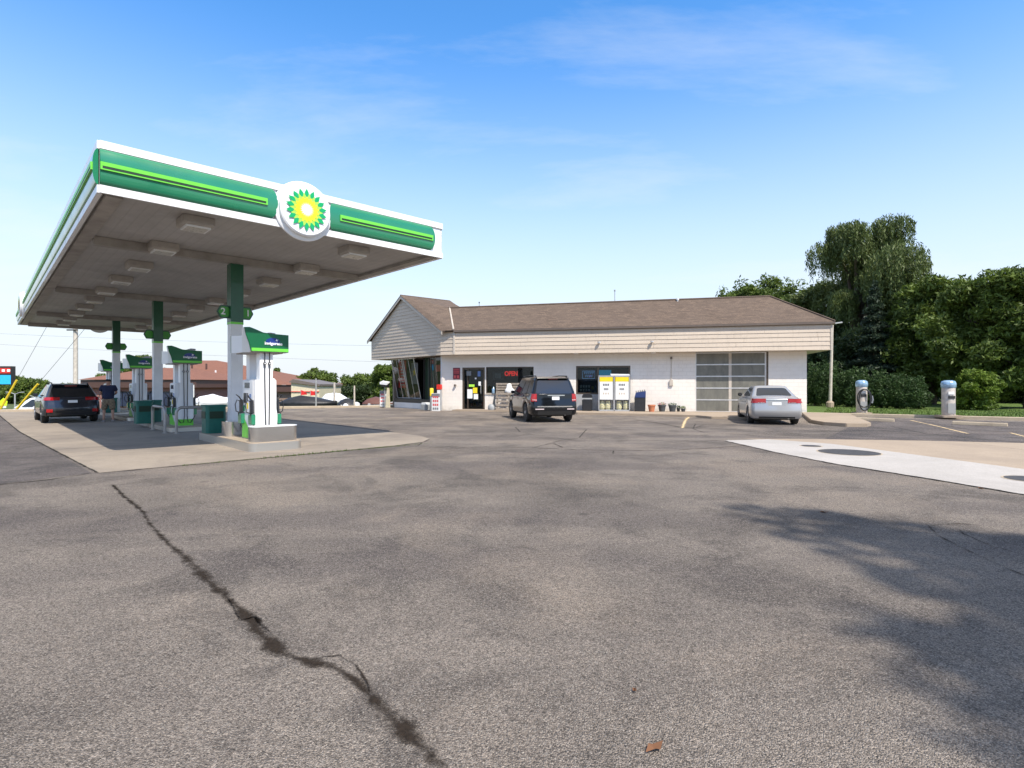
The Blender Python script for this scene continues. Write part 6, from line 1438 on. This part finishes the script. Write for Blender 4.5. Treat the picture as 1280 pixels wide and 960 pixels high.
# ------------------------------------------------------------------ vegetation
def blobpts(blobs, n):
    w = np.array([b[3] * b[4] * b[5] for b in blobs]) ** .67; w /= w.sum(); idx = rng.choice(len(blobs), n, p=w); B = np.array(blobs)[idx]
    d = rng.normal(size=(n, 3)); d /= np.linalg.norm(d, axis=1)[:, None]; rad = rng.random(n) ** .30
    wob = 1 + .22 * np.sin(d[:, 0] * 5 + B[:, 0]) * np.cos(d[:, 1] * 4 + B[:, 2]) + .12 * np.sin(d[:, 2] * 9 + B[:, 1] * 3)
    return B[:, :3] + d * B[:, 3:] * (rad * wob)[:, None], d
def leafmesh(name, pts, size, mat, parent, elong=1.6, droop=0., nrm=None):
    n = len(pts); a = rng.normal(size=(n, 3)); a[:, 2] -= droop * 2
    if nrm is not None: a += nrm * .5
    a /= np.linalg.norm(a, axis=1)[:, None]; b = rng.normal(size=(n, 3)); b -= (b * a).sum(1)[:, None] * a; b /= np.linalg.norm(b, axis=1)[:, None]
    s = size * rng.uniform(.6, 1.35, n)[:, None]; a = a * s * elong; b = b * s * .62
    v = np.empty((n, 4, 3)); v[:, 0] = pts - a; v[:, 1] = pts + b * .9 - a * .1; v[:, 2] = pts + a; v[:, 3] = pts - b * .9 - a * .1
    me = bpy.data.meshes.new(name); me.vertices.add(n * 4); me.vertices.foreach_set('co', v.reshape(-1)); me.loops.add(n * 4); me.loops.foreach_set('vertex_index', np.arange(n * 4)); me.polygons.add(n); me.polygons.foreach_set('loop_start', np.arange(n) * 4); me.polygons.foreach_set('loop_total', np.full(n, 4)); me.update(calc_edges=True)
    me.materials.append(M[mat]); o = bpy.data.objects.new(name, me); COL.objects.link(o); o.parent = parent; return o
def tree(name, label, cat, x, y, z0, top, w, mat, n, leaf, group, base=.25, kind='round', trunk=.2, nb_=26, seed=1, wy=None, flat=.55):
    r_ = random.Random(seed); t = root(name, label, cat, (x, y, z0), 0, group); H = top - z0; wy = wy or w
    blobs = []
    for k in range(nb_):
        f = (k + .5) / nb_; h = base + (1 - base) * f
        if kind == 'cone': prof = (1 - (h - base) / (1 - base)) ** .9 + .03
        elif kind == 'column': prof = min(1, (1 - (h - base) / (1 - base)) * 2.6 + .12) * min(1, .7 + h)
        else: prof = math.sin(math.pi * min(1, max(0, (h - base) / (1 - base) * .86 + .12))) ** .6
        a = k * 2.4 + r_.uniform(-.5, .5); rad = prof * r_.uniform(.40, .85) if kind == 'round' else prof * .35
        rr = w * (r_.uniform(.20, .36) if kind == 'round' else prof * .62 + .05)
        hz_ = min(h * H, (H - rr * .75) * r_.uniform(.80, 1.0)) if kind == 'round' else h * H
        blobs.append((math.cos(a) * rad * w, math.sin(a) * rad * wy, hz_, rr, rr * wy / w, rr * (flat + .15) if kind == 'round' else max(.1, H * .6 / nb_ + .05)))
    if kind == 'column': blobs = [(0, 0, H * .36, w, w, H * .38), (0, 0, H * .62, w * .72, w * .72, H * .34), (w * .25, 0, H * .3, w * .8, w * .8, H * .3), (-w * .25, .1, H * .28, w * .8, w * .8, H * .28)]
    if kind == 'round': blobs.append((0, 0, H * (base + .35), w * .55, wy * .55, H * .28))
    pts, d = blobpts(blobs, n); 
    if kind == 'willow': pass
    leafmesh('crown', pts, leaf, mat, t, nrm=d)
    m = MB(); m.tube([(0, 0, -.1), (.05 * w, 0, H * .3), (-.03 * w, .02, H * .6), (0, 0, H * .85)], [trunk, trunk * .8, trunk * .45, trunk * .1], 9); 
    for b in blobs[::3]:
        m.tube([(0, 0, max(.1, b[2] * .55)), (b[0] * .5, b[1] * .5, b[2] * .85), (b[0], b[1], b[2])], [trunk * .4, trunk * .22, trunk * .08], 5)
    m.build('trunk', 'bark', t, smooth=60); return t
def willow(x, y, z0, top, w, n, label):
    r_ = random.Random(5); t = root('willow_tree', label, 'tree', (x, y, z0), 0); H = top - z0; P_ = []; tips = []
    lobes = []
    for k in range(34):
        f = r_.random(); a = r_.uniform(0, 6.28); h = H * (.36 + .60 * f); pr = math.sin(math.pi * min(.97, .22 + f * .70)) ** .7; rad = w * pr * r_.uniform(.3, 1.0); lobes.append((math.cos(a) * rad, math.sin(a) * rad, h, w * r_.uniform(.16, .30)))
    for (lx, ly, lz, lr) in lobes:
        ns = int(n / len(lobes) / 22)
        for s_ in range(ns):
            a = r_.uniform(0, 6.28); q = lr * math.sqrt(r_.random()); sx_, sy_ = lx + math.cos(a) * q, ly + math.sin(a) * q; sz_ = lz + lr * .7 * math.sqrt(max(0, 1 - (q / lr) ** 2)) * r_.uniform(.4, 1); ln = r_.uniform(.7, 2.6) * (.4 + H / 14 * .7)
            dxx, dyy = r_.gauss(.05, .10), r_.gauss(0, .10)
            for u in range(22):
                g_ = u / 22; P_.append((sx_ + dxx * g_ * ln + r_.gauss(0, .07), sy_ + dyy * g_ * ln + r_.gauss(0, .07), max(.4, sz_ - g_ * ln + r_.gauss(0, .04))))
    leafmesh('crown', np.array(P_), .065, 'leaf_willow', t, elong=2.4, droop=1.0)
    m = MB(); m.tube([(0, 0, -.1), (.2, 0, H * .25), (-.2, 0, H * .5), (.1, 0, H * .8)], [.5, .42, .28, .08], 10)
    for l in lobes[::2]: m.tube([(0, 0, l[2] * .5), (l[0] * .5, l[1] * .5, l[2] * .85), (l[0], l[1], l[2])], [.2, .12, .04], 6)
    m.build('trunk', 'bark', t, smooth=60)
def X(px, Y): return (px - 640) / F * Y
def Zt(py, Y): return 1.5 + (481 - py) / F * Y
g1 = 'large trees right of the store'
willow(X(1072, 47), 47, .1, Zt(283, 47), 6.7, 115000, 'tall drooping willow topping the trees right of the store')
tree('spruce_tree', 'dark bluish spruce standing in front of the willow', 'tree', X(1093, 41), 41, .1, Zt(352, 41), 2.1, 'leaf_spruce', 17000, .085, g1, .05, 'cone', .2, 30, 3)
tree('shade_tree', 'green tree filling the gap between the willow and the maples', 'tree', X(1142, 44), 44, .1, Zt(343, 44), 3.6, 'leaf_mid', 22000, .11, g1, .06, 'round', .28, 30, 42)
tree('shade_tree', 'tree joining the roof end to the willow', 'tree', X(1026, 53), 53, .1, Zt(338, 53), 4.4, 'leaf_willow', 22000, .12, g1, .06, 'round', .28, 30, 43)
tree('maple_tree', 'leafy green maple between the willow and the round topped maple', 'tree', X(1165, 40), 40, .1, Zt(333, 40), 3.7, 'leaf_mid', 30000, .105, g1, .10, 'round', .28, 34, 4)
tree('maple_tree', 'round topped bright maple behind the hoseless vacuum', 'tree', X(1222, 35), 35, .1, Zt(326, 35), 3.2, 'leaf_mid', 30000, .10, g1, .08, 'round', .26, 34, 8)
tree('maple_tree', 'dark maple cut by the right edge of the picture', 'tree', X(1285, 33), 33, .1, Zt(318, 33), 3.0, 'leaf_mid', 26000, .10, g1, .06, 'round', .26, 30, 11)
tree('shade_tree', 'dark tree filling the gap low behind the willow', 'tree', X(1130, 50), 50, .1, Zt(385, 50), 4.6, 'leaf_dark', 24000, .12, g1, .04, 'round', .3, 30, 12)
tree('shade_tree', 'dark tree behind the round topped maple', 'tree', X(1250, 46), 46, .1, Zt(352, 46), 5.0, 'leaf_dark', 26000, .13, g1, .04, 'round', .3, 32, 13)
tree('shade_tree', 'dark tree directly behind the right end of the store', 'tree', X(1020, 50), 50, .1, Zt(385, 50), 4.0, 'leaf_dark', 22000, .12, g1, .04, 'round', .3, 30, 14)
tree('shade_tree', 'dark tree behind the hose draped vacuum', 'tree', X(1075, 44), 44, .1, Zt(415, 44), 3.4, 'leaf_dark', 20000, .10, g1, .03, 'round', .3, 28, 15)
tree('shade_tree', 'far dark tree at the right edge behind the cut maple', 'tree', X(1330, 42), 42, .1, Zt(352, 42), 4.6, 'leaf_dark', 16000, .13, g1, .04, 'round', .3, 28, 16)
tree('bright_bush', 'round bright green bush in front of the maples right of the hoseless vacuum', 'bush', X(1222, 31.0), 31.0, .1, Zt(458, 31), 1.35, 'leaf_bright', 12000, .06, None, .03, 'round', .1, 24, 17)
for k, (px, py, wd, lb) in enumerate(((1018, 452, .75, 'column shaped evergreen shrub against the right end of the store'), (1037, 450, .85, 'wide evergreen shrub behind the slim grey pole'), (1058, 462, .62, 'short evergreen shrub left of the hose draped vacuum'), (1075, 458, .80, 'evergreen shrub directly behind the hose draped vacuum'), (1099, 462, .80, 'evergreen shrub just right of the hose draped vacuum'), (1121, 466, .80, 'evergreen shrub midway between the two vacuums'), (1144, 470, .8, 'low evergreen shrub left of the hoseless vacuum'))):
    Y = 37.5 - k * .85; tree('evergreen_shrub', lb, 'shrub', X(px, Y), Y, .1, Zt(py, Y), wd, 'leaf_arb', 9000, .045, 'evergreen shrubs along the lawn', .0, 'column', .08, 18, 20 + k)
g2 = 'trees rising behind the store roof'
for k, (px, py, wd, Y) in enumerate(((934, 351, 3.8, 62), (962, 346, 3.6, 64), (990, 350, 3.8, 60), (911, 362, 3.6, 66))):
    tree('distant_tree', ['green tree rising behind the roof left of the ridge end', 'green tree behind the roof with the highest tip of its row', 'green tree behind the roof next to the willow', 'low tree tip showing at the left of its row behind the roof'][k], 'tree', X(px, Y), Y, .1, Zt(py, Y), wd, 'leaf_mid', 14000, .13, g2, .35, 'round', .25, 24, 30 + k)
g3_ = 'trees beyond the boats'
for k, (px, py, wd, Y, n) in enumerate(((378, 466, 2.2, 72, 7000), (393, 459, 2.4, 74, 8000), (406, 462, 2.2, 74, 7000), (425, 474, 2.6, 80, 7000), (442, 468, 2.4, 76, 7000), (458, 464, 2.4, 74, 8000), (474, 462, 2.2, 66, 8000), (484, 450, 2.2, 60, 10000), (498, 452, 2.4, 60, 8000), (346, 459, 1.5, 84, 4000), (412, 478, 3.0, 66, 8000), (450, 480, 3.0, 64, 9000), (178, 442, 2.6, 84, 9000), (160, 452, 2.0, 84, 6000), (132, 466, 2.2, 84, 5000), (205, 458, 2.0, 88, 4000))):
    lbs = ['tree left of the taller crown behind the cream building', 'tallest rounded tree behind the cream building', 'tree just right of the tallest crown behind the cream building', 'low tree in the dip above the white boats', 'tree behind the small dark boat', 'tree behind the short pale post', 'tree behind the red brown boat', 'tall tree close to the gable end of the store', 'tree half hidden by the leaning windows', 'small tree tip over the end of the larger brown roof', 'dark low tree behind the thick wooden post', 'dark low tree behind the red brown boat', 'tree rising over the low brown roof behind the pump headers', 'rounded tree left of the one behind the pump headers', 'small tree over the left end of the low brown roof', 'tree tip above the join of the two brown roofs']
    zg = gz(X(px, Y), Y); tree('distant_tree', lbs[k], 'tree', X(px, Y), Y, zg, Zt(py, Y), wd, 'leaf_mid' if k not in (10, 11) else 'leaf_dark', n, .12, g3_, .05, 'round', .15, 20, 50 + k)
for k, (px, py, wd, Y) in enumerate(((-6, 470, 4.6, 95), (18, 467, 4.4, 95), (34, 472, 3.6, 93), (50, 484, 3.2, 92), (66, 490, 3.2, 92), (84, 478, 2.2, 92), (98, 480, 2.4, 94), (112, 484, 2.6, 96))):
    lbs = ['wooded mass of crown behind the tall roadside sign', 'highest dark crown behind the yellow guards', 'dark crown sloping down right of the highest one', 'lower crown above the minivan', 'low crown left of the dark wagon', 'small crown seen over the wagon roof', 'small crown by the utility pole', 'small crown left of the standing man']
    tree('distant_tree', lbs[k], 'tree', X(px, Y), Y, -1.6, Zt(py, Y), wd, 'leaf_mid', 8000, .16, 'trees across the far street', .0, 'round', .2, 22, 80 + k)
# shade trees behind the camera that throw the foreground shadow
def shade(x, y, top, w, n, label, seed):
    tree('roadside_tree', label, 'tree', x, y, 0, top, w, 'leaf_mid', n, .13, 'roadside trees behind the viewpoint', .52, 'round', .25, 16, seed)
shade(11.0, -6.2, 16.0, 3.5, 17000, 'roadside tree whose shadow falls on the near asphalt', 101)
shade(15.6, -6.0, 15.5, 3.4, 13000, 'second roadside tree beside the one shading the asphalt', 102)
shade(9.2, -7.9, 14.6, 2.7, 12000, 'roadside tree farther back behind the viewpoint', 103)
